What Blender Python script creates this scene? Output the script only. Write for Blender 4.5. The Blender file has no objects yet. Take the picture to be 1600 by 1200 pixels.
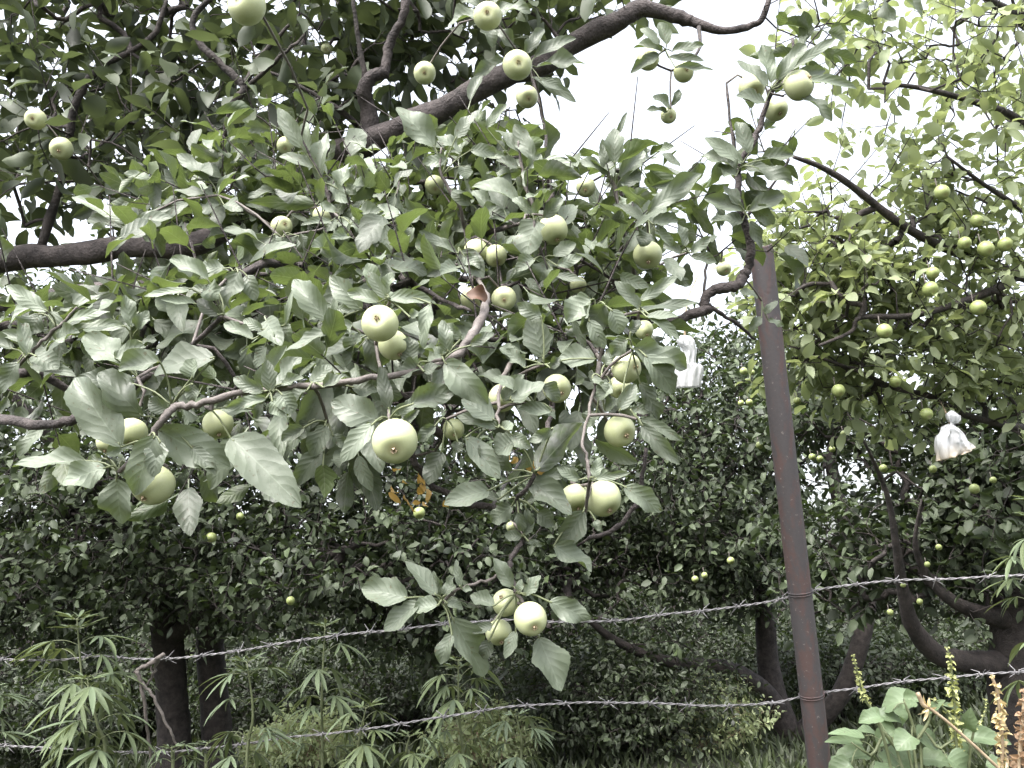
import bpy, math, random
import numpy as np
from mathutils import Vector, Matrix

scene = bpy.context.scene
COL = scene.collection

# ------------------------------------------------------------------ camera
PITCH, ROLL, FPX, CAMZ = math.radians(14.0), math.radians(3.5), 1350.0, 1.3
C0 = np.array([0.0, 0.0, CAMZ])
FW = np.array([0, math.cos(PITCH), math.sin(PITCH)])
_r0 = np.array([1.0, 0, 0]); _u0 = np.array([0, -math.sin(PITCH), math.cos(PITCH)])
RT = math.cos(ROLL) * _r0 - math.sin(ROLL) * _u0
UP = math.sin(ROLL) * _r0 + math.cos(ROLL) * _u0
cam = bpy.data.cameras.new("camera"); camo = bpy.data.objects.new("camera", cam); COL.objects.link(camo)
cam.sensor_width = 36.0; cam.lens = 36.0 * FPX / 1600.0
cam.clip_start = 0.05; cam.clip_end = 2000
m = Matrix.Identity(4)
for i in range(3):
    m[i][0], m[i][1], m[i][2], m[i][3] = RT[i], UP[i], -FW[i], C0[i]
camo.matrix_world = m
scene.camera = camo

# ------------------------------------------------------------------ light
SUN_EL, SUN_AZ = math.radians(60), math.radians(212)     # azimuth clockwise from +Y: behind the camera, to the left
world = bpy.data.worlds.new("World"); scene.world = world; world.use_nodes = True
nt = world.node_tree; nt.nodes.clear()
sky = nt.nodes.new("ShaderNodeTexSky"); sky.sky_type = 'NISHITA'; sky.sun_disc = False
sky.sun_elevation = SUN_EL; sky.sun_rotation = SUN_AZ
sky.air_density = 1.0; sky.dust_density = 6.0; sky.ozone_density = 1.0
hs = nt.nodes.new("ShaderNodeHueSaturation"); hs.inputs['Saturation'].default_value = 0.32
bg = nt.nodes.new("ShaderNodeBackground"); bg.inputs['Strength'].default_value = 0.15
wo = nt.nodes.new("ShaderNodeOutputWorld")
nt.links.new(sky.outputs[0], hs.inputs['Color']); nt.links.new(hs.outputs[0], bg.inputs[0]); nt.links.new(bg.outputs[0], wo.inputs[0])
sl = bpy.data.lights.new("sun", 'SUN'); so = bpy.data.objects.new("sun", sl); COL.objects.link(so)
sl.energy = 1.0; sl.angle = math.radians(45); sl.color = (1.0, 0.98, 0.95)
sd = Vector((math.sin(SUN_AZ) * math.cos(SUN_EL), math.cos(SUN_AZ) * math.cos(SUN_EL), math.sin(SUN_EL)))
so.rotation_euler = sd.to_track_quat('Z', 'Y').to_euler(); so.location = sd * 30
scene.view_settings.view_transform = 'Standard'; scene.view_settings.look = 'None'
scene.view_settings.gamma = 1.0; scene.view_settings.exposure = 2.25
cy = scene.cycles
cy.max_bounces = 6; cy.diffuse_bounces = 4; cy.glossy_bounces = 2; cy.transmission_bounces = 4; cy.transparent_max_bounces = 4
cy.use_denoising = True; cy.caustics_reflective = False; cy.caustics_refractive = False

# ------------------------------------------------------------------ helpers
def P(px, py, d):
    return C0 + d * (FW + ((px - 800) / FPX) * RT + ((600 - py) / FPX) * UP)
def proj(p):
    q = np.asarray(p) - C0
    z = q @ FW
    return 800 + FPX * (q @ RT) / z, 600 - FPX * (q @ UP) / z, z
def nrm(a):
    a = np.asarray(a, float)
    return a / np.maximum(np.linalg.norm(a, axis=-1, keepdims=True), 1e-9)
Z = np.array([0, 0, 1.0])

class MB:
    """collects arrays of faces and links them as one mesh object"""
    def __init__(self): self.v, self.f, self.t, self.uv, self.n = [], [], [], [], 0
    def add(self, V, faces, mat=0, tint=None, uv=None):
        V = np.asarray(V, float).reshape(-1, 3)
        for F in faces:
            F = np.asarray(F, int)
            if len(F): self.f.append((F + self.n, mat))
        self.v.append(V)
        self.t.append(np.zeros((len(V), 3)) + (0.2, 0.5, 0.2) if tint is None else np.asarray(tint, float))
        self.uv.append(np.zeros((len(V), 2)) if uv is None else np.asarray(uv, float))
        self.n += len(V)
    def build(self, name, mats, parent=None, origin=None, smooth=True):
        me = bpy.data.meshes.new(name)
        V = np.concatenate(self.v)
        o = np.zeros(3) if origin is None else np.asarray(origin, float)
        me.vertices.add(len(V)); me.vertices.foreach_set("co", (V - o).astype(np.float32).ravel())
        li, ls, mi, c = [], [], [], 0
        for F, mt in self.f:
            k = F.shape[1]; li.append(F.ravel()); ls.append(c + k * np.arange(len(F))); mi.append(np.full(len(F), mt)); c += F.size
        li = np.concatenate(li); ls = np.concatenate(ls); mi = np.concatenate(mi)
        me.loops.add(len(li)); me.loops.foreach_set("vertex_index", li.astype(np.int32))
        me.polygons.add(len(ls)); me.polygons.foreach_set("loop_start", ls.astype(np.int32))
        me.polygons.foreach_set("material_index", mi.astype(np.int32))
        me.polygons.foreach_set("use_smooth", np.full(len(ls), smooth))
        a = me.attributes.new("tint", 'FLOAT_COLOR', 'POINT')
        t = np.concatenate(self.t); a.data.foreach_set("color", np.concatenate([t, np.ones((len(t), 1))], 1).astype(np.float32).ravel())
        a = me.attributes.new("luv", 'FLOAT_VECTOR', 'POINT')
        u = np.concatenate(self.uv); a.data.foreach_set("vector", np.concatenate([u, np.zeros((len(u), 1))], 1).astype(np.float32).ravel())
        me.update(calc_edges=True); me.validate()
        for mt in (mats if isinstance(mats, (list, tuple)) else [mats]): me.materials.append(mt)
        ob = bpy.data.objects.new(name, me); COL.objects.link(ob)
        if parent is not None:
            ob.parent = parent
            ob.location = Vector(o) - parent.location
        else:
            ob.location = o
        return ob

def tag(o, label=None, cat=None, group=None, kind=None):
    if label: o['label'] = label
    if cat: o['category'] = cat
    if group: o['group'] = group
    if kind: o['kind'] = kind
    return o
def empty(name, loc, label, cat, group=None):
    o = bpy.data.objects.new(name, None); COL.objects.link(o); o.empty_display_size = 0.1
    o.location = [float(x) for x in loc]
    return tag(o, label, cat, group)

def tube(mb, pts, rad, sides=6, mat=0, jit=0.0, rng=None, cap=True):
    pts = np.asarray(pts, float); n = len(pts)
    rad = np.broadcast_to(np.asarray(rad, float), (n,))
    tan = nrm(np.gradient(pts, axis=0))
    ref = np.array([0.31, 0.2, 0.93]) if abs(tan[0][2]) < 0.9 else np.array([1.0, 0.1, 0])
    s = nrm(np.cross(tan, ref)); b = np.cross(tan, s)
    a = np.arange(sides) * 2 * math.pi / sides
    R = rad[:, None] * np.ones(sides)
    if jit and rng is not None: R = R * (1 + rng.uniform(-jit, jit, R.shape))
    V = pts[:, None] + R[..., None] * (np.cos(a)[None, :, None] * s[:, None] + np.sin(a)[None, :, None] * b[:, None])
    V = V.reshape(-1, 3)
    i, j = np.meshgrid(np.arange(n - 1), np.arange(sides), indexing='ij')
    i, j = i.ravel(), j.ravel(); k = (j + 1) % sides
    F = np.stack([i * sides + j, i * sides + k, (i + 1) * sides + k, (i + 1) * sides + j], 1)
    fs = [F]
    if cap: fs += [np.arange(sides)[::-1][None], ((n - 1) * sides + np.arange(sides))[None]]
    mb.add(V, fs, mat)

def smooth_line(pts, sub=5):
    """Catmull-Rom through rows of (x, y, z, r)"""
    p = np.asarray(pts, float)
    if len(p) < 3: 
        t = np.linspace(0, 1, sub + 1)[:, None]; return p[0] * (1 - t) + p[-1] * t
    q = np.concatenate([[2 * p[0] - p[1]], p, [2 * p[-1] - p[-2]]]); out = []
    for i in range(1, len(q) - 2):
        for t in np.arange(sub) / sub:
            a, b, c, d = q[i - 1], q[i], q[i + 1], q[i + 2]
            out.append(0.5 * (2 * b + (c - a) * t + (2 * a - 5 * b + 4 * c - d) * t * t + (3 * b - a - 3 * c + d) * t ** 3))
    out.append(p[-1]); return np.array(out)
def pxline(rows, sub=5):
    """rows of (px, py, depth, width_px) -> smooth (x, y, z, r)"""
    q = [list(P(x, y, d)) + [w * d / FPX / 2] for x, y, d, w in rows]
    o = smooth_line(q, sub); o[:, 3] = np.maximum(o[:, 3], 0.0012); return o

# leaf templates: stations along u and rows across v
LOD = {'hi': (25, np.array([-1, -.55, 0, .55, 1])), 'mid': (6, np.array([-1, 0, 1.])), 'lo': (4, np.array([-1, 0, 1.]))}
def leaf_batch(mb, base, T, N, L, W, bend, fold, tint, lod='lo', rng=None, mat=0, wave=0.0, twist=0.0, shape='apple'):
    base, T, N = [np.asarray(a, float).reshape(-1, 3) for a in (base, T, N)]
    n = len(base)
    if n == 0: return
    ex = lambda a: np.broadcast_to(np.asarray(a, float), (n,))
    L, W, bend, fold, wave, twist = map(ex, (L, W, bend, fold, wave, twist))
    bend = np.where(np.abs(bend) < 0.02, 0.02, bend)
    T = nrm(T); N = nrm(N - (N * T).sum(1, keepdims=True) * T); S = np.cross(N, T)
    nu, vv = LOD[lod]
    u = np.array([0, .3, .68, 1.0]) if lod == 'lo' else np.linspace(0, 1, nu)
    if shape == 'apple': hw = u ** 0.66 * (1 - u) ** 0.80
    elif shape == 'lance': hw = u ** 0.8 * (1 - u) ** 0.9
    else: hw = u ** 0.38 * (1 - u) ** 0.85
    hw = hw / hw.max(); hw[0] = max(hw[0], .03); hw[-1] = max(hw[-1] * .3, .02)
    if lod == 'hi':
        ser = 1 + 0.022 * np.where(np.arange(nu) % 2, 1, -1)
    else: ser = np.ones(nu)
    th = bend[:, None] * u
    cx = np.sin(th) / bend[:, None]; cz = (1 - np.cos(th)) / bend[:, None]
    ctr = base[:, None] + L[:, None, None] * (cx[..., None] * T[:, None] - cz[..., None] * N[:, None])
    Nu = np.cos(th)[..., None] * N[:, None] + np.sin(th)[..., None] * T[:, None]
    tw = twist[:, None] * (u - .3)
    Su = np.cos(tw)[..., None] * S[:, None] + np.sin(tw)[..., None] * Nu
    Nv = np.cos(tw)[..., None] * Nu - np.sin(tw)[..., None] * S[:, None]
    av = np.abs(vv)
    edge = np.where(av > .9, 1, 0)[None, :] * (ser[:, None] - 1) + 1
    H = (W[:, None, None] / 2) * hw[None, :, None] * edge[None]
    if lod == 'hi' and rng is not None:      # nibbled, uneven margins
        q1 = rng.uniform(0, 6.28, (n, 1, nv_ := len(vv))); q2 = rng.uniform(6, 15, (n, 1, nv_))
        irr = 1 + .07 * np.sin(u[None, :, None] * q2 + q1) + .05 * np.sin(u[None, :, None] * q2 * 1.9 + q1 * 2)
        bite = rng.uniform(0, 1, (n, 1, nv_)) < .14; bp_ = rng.uniform(.25, .8, (n, 1, nv_))
        irr = irr - bite * rng.uniform(.15, .4, (n, 1, nv_)) * np.exp(-((u[None, :, None] - bp_) / .06) ** 2)
        H = H * np.where(av > .9, irr, 1)
    ph = (rng.uniform(0, 6.28, (n, 1, 2)) if rng is not None else np.zeros((n, 1, 2)))
    wv = np.where(vv[None, None] < 0, np.sin(u[None, :, None] * 9 + ph[..., :1]), np.sin(u[None, :, None] * 8 + ph[..., 1:])) * wave[:, None, None] * av
    cf, sf = np.cos(fold)[:, None, None], np.sin(fold)[:, None, None]
    V = ctr[:, :, None] + (H * vv * cf)[..., None] * Su[:, :, None] + (H * av * (sf + wv))[..., None] * Nv[:, :, None]
    nv = len(vv); per = nu * nv
    i, j = np.meshgrid(np.arange(nu - 1), np.arange(nv - 1), indexing='ij'); i, j = i.ravel(), j.ravel()
    F = np.stack([i * nv + j, i * nv + j + 1, (i + 1) * nv + j + 1, (i + 1) * nv + j], 1)
    F = (np.arange(n)[:, None, None] * per + F[None]).reshape(-1, 4)
    uv = np.stack(np.broadcast_arrays(u[:, None], vv[None]), -1).reshape(1, per, 2).repeat(n, 0).reshape(-1, 2)
    tt = np.broadcast_to(np.asarray(tint, float), (n, 3))[:, None].repeat(per, 1).reshape(-1, 3)
    mb.add(V.reshape(-1, 3), [F], mat, tt, uv)

# ------------------------------------------------------------------ materials
def newmat(name):
    mt = bpy.data.materials.new(name); mt.use_nodes = True
    t = mt.node_tree; t.nodes.clear()
    out = t.nodes.new("ShaderNodeOutputMaterial")
    return mt, t, out
def N_(t, kind, **kw):
    n = t.nodes.new(kind)
    for k, v in kw.items():
        if k in n.inputs: n.inputs[k].default_value = v
        else: setattr(n, k, v)
    return n
def mix(t, fac, a, b):
    n = t.nodes.new("ShaderNodeMix"); n.data_type = 'RGBA'
    for s, v in ((0, fac), (6, a), (7, b)):
        if hasattr(v, 'is_linked') or hasattr(v, 'links'): t.links.new(v, n.inputs[s])
        else: n.inputs[s].default_value = v if s == 0 else (*v, 1)
    return n.outputs[2]
def mth(t, op, a, b=0.0, clamp=False):
    n = t.nodes.new("ShaderNodeMath"); n.operation = op; n.use_clamp = clamp
    for s, v in ((0, a), (1, b)):
        if hasattr(v, 'links'): t.links.new(v, n.inputs[s])
        else: n.inputs[s].default_value = v
    return n.outputs[0]

def leaf_material(name, dark, lite, under, dust, trans=0.28, rough=0.42, veins=False, spec=0.5):
    mt, t, out = newmat(name)
    at = N_(t, "ShaderNodeAttribute", attribute_name="tint"); sp = N_(t, "ShaderNodeSeparateColor"); t.links.new(at.outputs['Color'], sp.inputs[0])
    geo = N_(t, "ShaderNodeNewGeometry")
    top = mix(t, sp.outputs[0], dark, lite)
    co = N_(t, "ShaderNodeTexCoord")
    nz = N_(t, "ShaderNodeTexNoise", Scale=75.0 if veins else 9.0, Detail=4.0); t.links.new(co.outputs['Object'], nz.inputs['Vector'])
    dfac = mth(t, 'MULTIPLY', sp.outputs[2], mth(t, 'ADD', mth(t, 'MULTIPLY', nz.outputs[0], 3.6), -1.0), True)
    if veins:
        uv = N_(t, "ShaderNodeAttribute", attribute_name="luv"); sx = N_(t, "ShaderNodeSeparateXYZ"); t.links.new(uv.outputs['Vector'], sx.inputs[0])
        av = mth(t, 'ABSOLUTE', sx.outputs[1])
        nv_ = N_(t, "ShaderNodeTexNoise", Scale=28.0, Detail=1.0); t.links.new(co.outputs['Object'], nv_.inputs['Vector'])
        ph = mth(t, 'ADD', mth(t, 'SUBTRACT', mth(t, 'MULTIPLY', sx.outputs[0], 40.0), mth(t, 'MULTIPLY', av, 11.0)), mth(t, 'MULTIPLY', nv_.outputs[0], 7.0))
        s = mth(t, 'ABSOLUTE', mth(t, 'SINE', mth(t, 'MULTIPLY', ph, 0.5)))
        lat = mth(t, 'MULTIPLY', mth(t, 'SUBTRACT', 1.0, mth(t, 'MULTIPLY', s, 6.0), True), 0.36)
        mid = mth(t, 'SUBTRACT', 1.0, mth(t, 'MULTIPLY', av, 17.0), True)
        vein = mth(t, 'MAXIMUM', lat, mth(t, 'MULTIPLY', mid, 0.9))
        top = mix(t, mth(t, 'MULTIPLY', vein, 0.65), top, (0.17, 0.20, 0.10))
    top = mix(t, dfac, top, dust)
    if veins: top = mix(t, mth(t, 'MULTIPLY', vein, 0.75), top, (0.21, 0.235, 0.17))
    if veins: und = mix(t, mth(t, 'MULTIPLY', vein, 0.6), under, tuple(min(1, c * 1.7) for c in under))
    else: und = mix(t, mth(t, 'MULTIPLY', sp.outputs[0], 0.5), under, lite)
    col = mix(t, geo.outputs['Backfacing'], top, und)
    if veins:      # brown fungal specks and scorched patches
        n3 = N_(t, "ShaderNodeTexNoise", Scale=210.0, Detail=2.0); t.links.new(co.outputs['Object'], n3.inputs['Vector'])
        n4 = N_(t, "ShaderNodeTexNoise", Scale=17.0, Detail=2.0); t.links.new(co.outputs['Object'], n4.inputs['Vector'])
        spk = mth(t, 'MULTIPLY', mth(t, 'GREATER_THAN', n3.outputs[0], 0.66), mth(t, 'GREATER_THAN', n4.outputs[0], 0.5))
        col = mix(t, mth(t, 'MULTIPLY', spk, 0.6), col, (0.075, 0.055, 0.035))
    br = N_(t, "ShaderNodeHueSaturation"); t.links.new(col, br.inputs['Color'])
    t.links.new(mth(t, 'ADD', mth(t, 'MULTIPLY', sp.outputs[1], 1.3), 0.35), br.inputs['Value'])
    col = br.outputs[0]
    p = N_(t, "ShaderNodeBsdfPrincipled", Roughness=rough); p.inputs['Specular IOR Level'].default_value = spec
    t.links.new(col, p.inputs['Base Color'])
    t.links.new(mth(t, 'ADD', mth(t, 'MULTIPLY', dfac, 0.2), rough), p.inputs['Roughness'])
    tr = N_(t, "ShaderNodeBsdfTranslucent")
    g = N_(t, "ShaderNodeMix"); g.data_type = 'RGBA'; g.blend_type = 'MULTIPLY'; g.inputs[0].default_value = 1.0
    t.links.new(mix(t, sp.outputs[0], (lite[0] * 1.35, lite[1] * 1.35, lite[2] * 1.2), (lite[0] * 1.8, lite[1] * 1.75, lite[2] * 1.5)), tr.inputs['Color'])
    ms = N_(t, "ShaderNodeMixShader", Fac=trans); t.links.new(p.outputs[0], ms.inputs[1]); t.links.new(tr.outputs[0], ms.inputs[2])
    t.links.new(ms.outputs[0], out.inputs[0])
    if veins:
        bp = N_(t, "ShaderNodeBump", Strength=0.38, Distance=0.0025)
        t.links.new(mth(t, 'ADD', mth(t, 'MULTIPLY', nz.outputs[0], 1.1), mth(t, 'MULTIPLY', s, 0.38)), bp.inputs['Height']); t.links.new(bp.outputs[0], p.inputs['Normal'])
    return mt

def bark_material(name, a, b, scale=14.0, rough=0.85, bump=0.5):
    mt, t, out = newmat(name)
    co = N_(t, "ShaderNodeTexCoord")
    n1 = N_(t, "ShaderNodeTexNoise", Scale=scale, Detail=6.0, Roughness=0.65); t.links.new(co.outputs['Object'], n1.inputs['Vector'])
    n2 = N_(t, "ShaderNodeTexNoise", Scale=scale * 6, Detail=3.0); t.links.new(co.outputs['Object'], n2.inputs['Vector'])
    rp = N_(t, "ShaderNodeMapRange"); rp.inputs[1].default_value = .35; rp.inputs[2].default_value = .68; t.links.new(n1.outputs[0], rp.inputs[0])
    c = mix(t, rp.outputs[0], a, b)
    p = N_(t, "ShaderNodeBsdfPrincipled", Roughness=rough); t.links.new(c, p.inputs['Base Color'])
    bp = N_(t, "ShaderNodeBump", Strength=bump, Distance=0.01)
    t.links.new(mth(t, 'ADD', n1.outputs[0], mth(t, 'MULTIPLY', n2.outputs[0], .4)), bp.inputs['Height']); t.links.new(bp.outputs[0], p.inputs['Normal'])
    t.links.new(p.outputs[0], out.inputs[0]); return mt

M = {}
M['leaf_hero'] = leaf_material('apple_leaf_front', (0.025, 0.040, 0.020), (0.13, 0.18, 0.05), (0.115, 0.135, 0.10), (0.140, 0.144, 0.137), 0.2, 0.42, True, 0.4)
M['leaf_mid'] = leaf_material('apple_leaf_canopy', (0.026, 0.039, 0.021), (0.088, 0.115, 0.045), (0.085, 0.105, 0.068), (0.115, 0.125, 0.11), 0.22, 0.5, False, 0.35)
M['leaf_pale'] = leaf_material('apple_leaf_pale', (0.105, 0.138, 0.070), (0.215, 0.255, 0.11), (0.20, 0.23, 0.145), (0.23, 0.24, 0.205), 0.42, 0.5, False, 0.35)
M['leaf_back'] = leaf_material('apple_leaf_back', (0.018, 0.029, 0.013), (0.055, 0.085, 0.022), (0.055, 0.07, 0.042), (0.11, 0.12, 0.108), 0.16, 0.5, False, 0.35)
M['leaf_hemp'] = leaf_material('hemp_leaf', (0.055, 0.080, 0.048), (0.12, 0.15, 0.05), (0.095, 0.125, 0.08), (0.145, 0.165, 0.14), 0.2, 0.55, False, .3)
M['leaf_weed'] = leaf_material('weed_leaf', (0.075, 0.12, 0.05), (0.13, 0.20, 0.045), (0.12, 0.165, 0.09), (0.22, 0.265, 0.215), 0.2, 0.42, True)
M['leaf_grass'] = leaf_material('undergrowth_leaf', (0.022, 0.036, 0.014), (0.07, 0.095, 0.03), (0.05, 0.065, 0.03), (0.09, 0.10, 0.07), 0.2, 0.55)
M['leaf_yellow'] = leaf_material('yellow_leaf', (0.20, 0.12, 0.025), (0.36, 0.23, 0.06), (0.30, 0.19, 0.05), (0.36, 0.25, 0.1), 0.3, 0.5)
M['leaf_brown'] = leaf_material('brown_leaf', (0.05, 0.022, 0.012), (0.08, 0.038, 0.02), (0.07, 0.035, 0.02), (0.1, 0.06, 0.04), 0.1, 0.6)
M['bark'] = bark_material('bark_dark', (0.013, 0.011, 0.010), (0.055, 0.044, 0.041), 22, .85, .9)
M['limb'] = bark_material('bark_limb', (0.018, 0.014, 0.014), (0.085, 0.070, 0.068), 30, .85, .9)
M['twig'] = bark_material('twig_bark', (0.072, 0.060, 0.054), (0.16, 0.14, 0.13), 60, 0.7, 0.3)
M['stem_g'] = bark_material('green_stem', (0.10, 0.12, 0.055), (0.16, 0.18, 0.10), 40, 0.6, 0.1)
M['dry'] = bark_material('dry_stalk', (0.26, 0.19, 0.12), (0.46, 0.37, 0.26), 40, 0.8, 0.3)
M['soil'] = bark_material('orchard_soil', (0.014, 0.014, 0.009), (0.028, 0.036, 0.014), 1.5, 0.95, 0.4)

def apple_material(name, ca, cb, cc):
    mt, t, out = newmat(name)
    co = N_(t, "ShaderNodeTexCoord"); oi = N_(t, "ShaderNodeObjectInfo")
    n1 = N_(t, "ShaderNodeTexNoise", Scale=22.0, Detail=3.0); t.links.new(co.outputs['Object'], n1.inputs['Vector'])
    c = mix(t, n1.outputs[0], ca, cb)
    c = mix(t, mth(t, 'MULTIPLY', oi.outputs['Random'], 0.4), c, cc)
    vo = N_(t, "ShaderNodeTexVoronoi", Scale=330.0); t.links.new(co.outputs['Object'], vo.inputs['Vector'])
    d = mth(t, 'MULTIPLY', mth(t, 'LESS_THAN', vo.outputs['Distance'], 0.18), 0.35)
    c = mix(t, d, c, (0.52, 0.53, 0.40))
    n5 = N_(t, "ShaderNodeTexNoise", Scale=38.0, Detail=5.0, Roughness=0.7); t.links.new(co.outputs['Object'], n5.inputs['Vector'])
    rs = N_(t, "ShaderNodeMapRange"); rs.inputs[1].default_value = .64; rs.inputs[2].default_value = .76; t.links.new(n5.outputs[0], rs.inputs[0])
    c = mix(t, mth(t, 'MULTIPLY', rs.outputs[0], 0.45), c, (0.30, 0.24, 0.12))
    at = N_(t, "ShaderNodeAttribute", attribute_name="tint"); sp = N_(t, "ShaderNodeSeparateColor"); t.links.new(at.outputs['Color'], sp.inputs[0])
    c = mix(t, mth(t, 'MULTIPLY', sp.outputs[0], 0.6), c, (0.20, 0.15, 0.06))     # russet in the eye of the fruit
    p = N_(t, "ShaderNodeBsdfPrincipled", Roughness=0.42); t.links.new(c, p.inputs['Base Color'])
    p.inputs['Subsurface Weight'].default_value = 0.12; p.inputs['Subsurface Radius'].default_value = (0.012, 0.012, 0.004); p.inputs['Subsurface Scale'].default_value = 0.5
    t.links.new(p.outputs[0], out.inputs[0]); return mt
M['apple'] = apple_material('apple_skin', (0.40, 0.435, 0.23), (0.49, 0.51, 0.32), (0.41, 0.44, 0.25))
M['apple_small'] = apple_material('apple_skin_shaded', (0.22, 0.27, 0.09), (0.31, 0.35, 0.15), (0.24, 0.29, 0.10))  # darker, greener copy of the skin; crown shade put into its colour

def rust_material():
    mt, t, out = newmat('rusty_steel')
    co = N_(t, "ShaderNodeTexCoord"); mp = N_(t, "ShaderNodeMapping"); mp.inputs['Scale'].default_value = (14, 14, 3.5); t.links.new(co.outputs['Object'], mp.inputs[0])
    n1 = N_(t, "ShaderNodeTexNoise", Scale=2.2, Detail=7.0, Roughness=0.7); t.links.new(mp.outputs[0], n1.inputs['Vector'])
    n2 = N_(t, "ShaderNodeTexNoise", Scale=120.0, Detail=4.0); t.links.new(co.outputs['Object'], n2.inputs['Vector'])
    rp = N_(t, "ShaderNodeMapRange"); rp.inputs[1].default_value = .48; rp.inputs[2].default_value = .58; t.links.new(n1.outputs[0], rp.inputs[0])
    c = mix(t, rp.outputs[0], (0.062, 0.056, 0.060), (0.092, 0.053, 0.049))
    c = mix(t, mth(t, 'MULTIPLY', n2.outputs[0], 0.5), c, (0.10, 0.088, 0.09))
    sp = mth(t, 'GREATER_THAN', n2.outputs[0], 0.68); c = mix(t, mth(t, 'MULTIPLY', sp, .5), c, (0.24, 0.21, 0.20))
    p = N_(t, "ShaderNodeBsdfPrincipled", Roughness=0.62, Metallic=0.15); t.links.new(c, p.inputs['Base Color'])
    bp = N_(t, "ShaderNodeBump", Strength=0.3, Distance=0.003); t.links.new(n2.outputs[0], bp.inputs['Height']); t.links.new(bp.outputs[0], p.inputs['Normal'])
    t.links.new(p.outputs[0], out.inputs[0]); return mt
M['rust'] = rust_material()
M['wire'] = bark_material('weathered_wire', (0.12, 0.115, 0.12), (0.26, 0.25, 0.26), 40, 0.55, 0.2)

def bag_material():
    mt, t, out = newmat('white_plastic')
    at = N_(t, "ShaderNodeAttribute", attribute_name="tint"); sp = N_(t, "ShaderNodeSeparateColor"); t.links.new(at.outputs['Color'], sp.inputs[0])
    co = N_(t, "ShaderNodeTexCoord"); n1 = N_(t, "ShaderNodeTexNoise", Scale=25.0, Detail=3.0); t.links.new(co.outputs['Object'], n1.inputs['Vector'])
    st = mth(t, 'MULTIPLY', sp.outputs[0], mth(t, 'ADD', n1.outputs[0], 0.35), True)
    c = mix(t, st, (0.80, 0.81, 0.83), (0.60, 0.42, 0.17))
    p = N_(t, "ShaderNodeBsdfPrincipled", Roughness=0.35); t.links.new(c, p.inputs['Base Color'])
    tr = N_(t, "ShaderNodeBsdfTranslucent"); t.links.new(c, tr.inputs['Color'])
    ms = N_(t, "ShaderNodeMixShader", Fac=0.3); t.links.new(p.outputs[0], ms.inputs[1]); t.links.new(tr.outputs[0], ms.inputs[2]); t.links.new(ms.outputs[0], out.inputs[0])
    return mt
M['bag'] = bag_material()

# ------------------------------------------------------------------ ground
def ground():
    rng = np.random.default_rng(3); mb = MB()
    xs = np.concatenate([[-400, -80], np.linspace(-24, 24, 49), [80, 400]]); ys = np.concatenate([[-400, -60], np.linspace(-6, 40, 47), [80, 500]])
    X, Y = np.meshgrid(xs, ys, indexing='ij')
    Zz = 0.06 * np.sin(X * 1.3) * np.cos(Y * 0.9) + 0.04 * rng.uniform(-1, 1, X.shape)
    n, k = X.shape; i, j = np.meshgrid(np.arange(n - 1), np.arange(k - 1), indexing='ij'); i, j = i.ravel(), j.ravel()
    F = np.stack([i * k + j, (i + 1) * k + j, (i + 1) * k + j + 1, i * k + j + 1], 1)
    mb.add(np.stack([X, Y, Zz], -1).reshape(-1, 3), [F])
    tag(mb.build('ground', M['soil']), 'dark grassy orchard ground under the trees', 'ground', kind='structure')
    g = MB(); nb = 34000
    b = np.stack([rng.uniform(-6, 6, nb), rng.uniform(3.4, 11, nb) , np.full(nb, 0.0)], 1)
    T = nrm(np.stack([rng.normal(0, .5, nb), rng.normal(0, .5, nb), np.ones(nb)], 1)); Nn = nrm(rng.normal(0, 1, (nb, 3)))
    leaf_batch(g, b, T, Nn, rng.uniform(.08, .22, nb), rng.uniform(.012, .03, nb), rng.uniform(.2, 1.3, nb), .2,
               np.stack([rng.uniform(.0, .6, nb), rng.uniform(.0, .6, nb), rng.uniform(0, .4, nb)], 1), 'lo', rng, shape='lance')  # brightness tint kept low: understory shade put into the blade colour
    tag(g.build('grass', M['leaf_grass']), 'green grass and low herbs growing under the orchard trees', 'grass', kind='stuff')
ground()

# ------------------------------------------------------------------ trees
def rand_dir(rng, n): return nrm(rng.normal(0, 1, (n, 3)))
def lobe_points(lobes, n, rng):
    """lobes: (centre, radii(3), weight); points biased to the outside of each lobe"""
    w = np.array([l[2] for l in lobes], float); k = rng.multinomial(n, w / w.sum()); out = []
    for (c, r, _), m_ in zip(lobes, k):
        out.append(np.asarray(c) + rand_dir(rng, m_) * (rng.uniform(0, 1, (m_, 1)) ** 0.42) * np.asarray(r))
    return np.concatenate(out)

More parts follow.
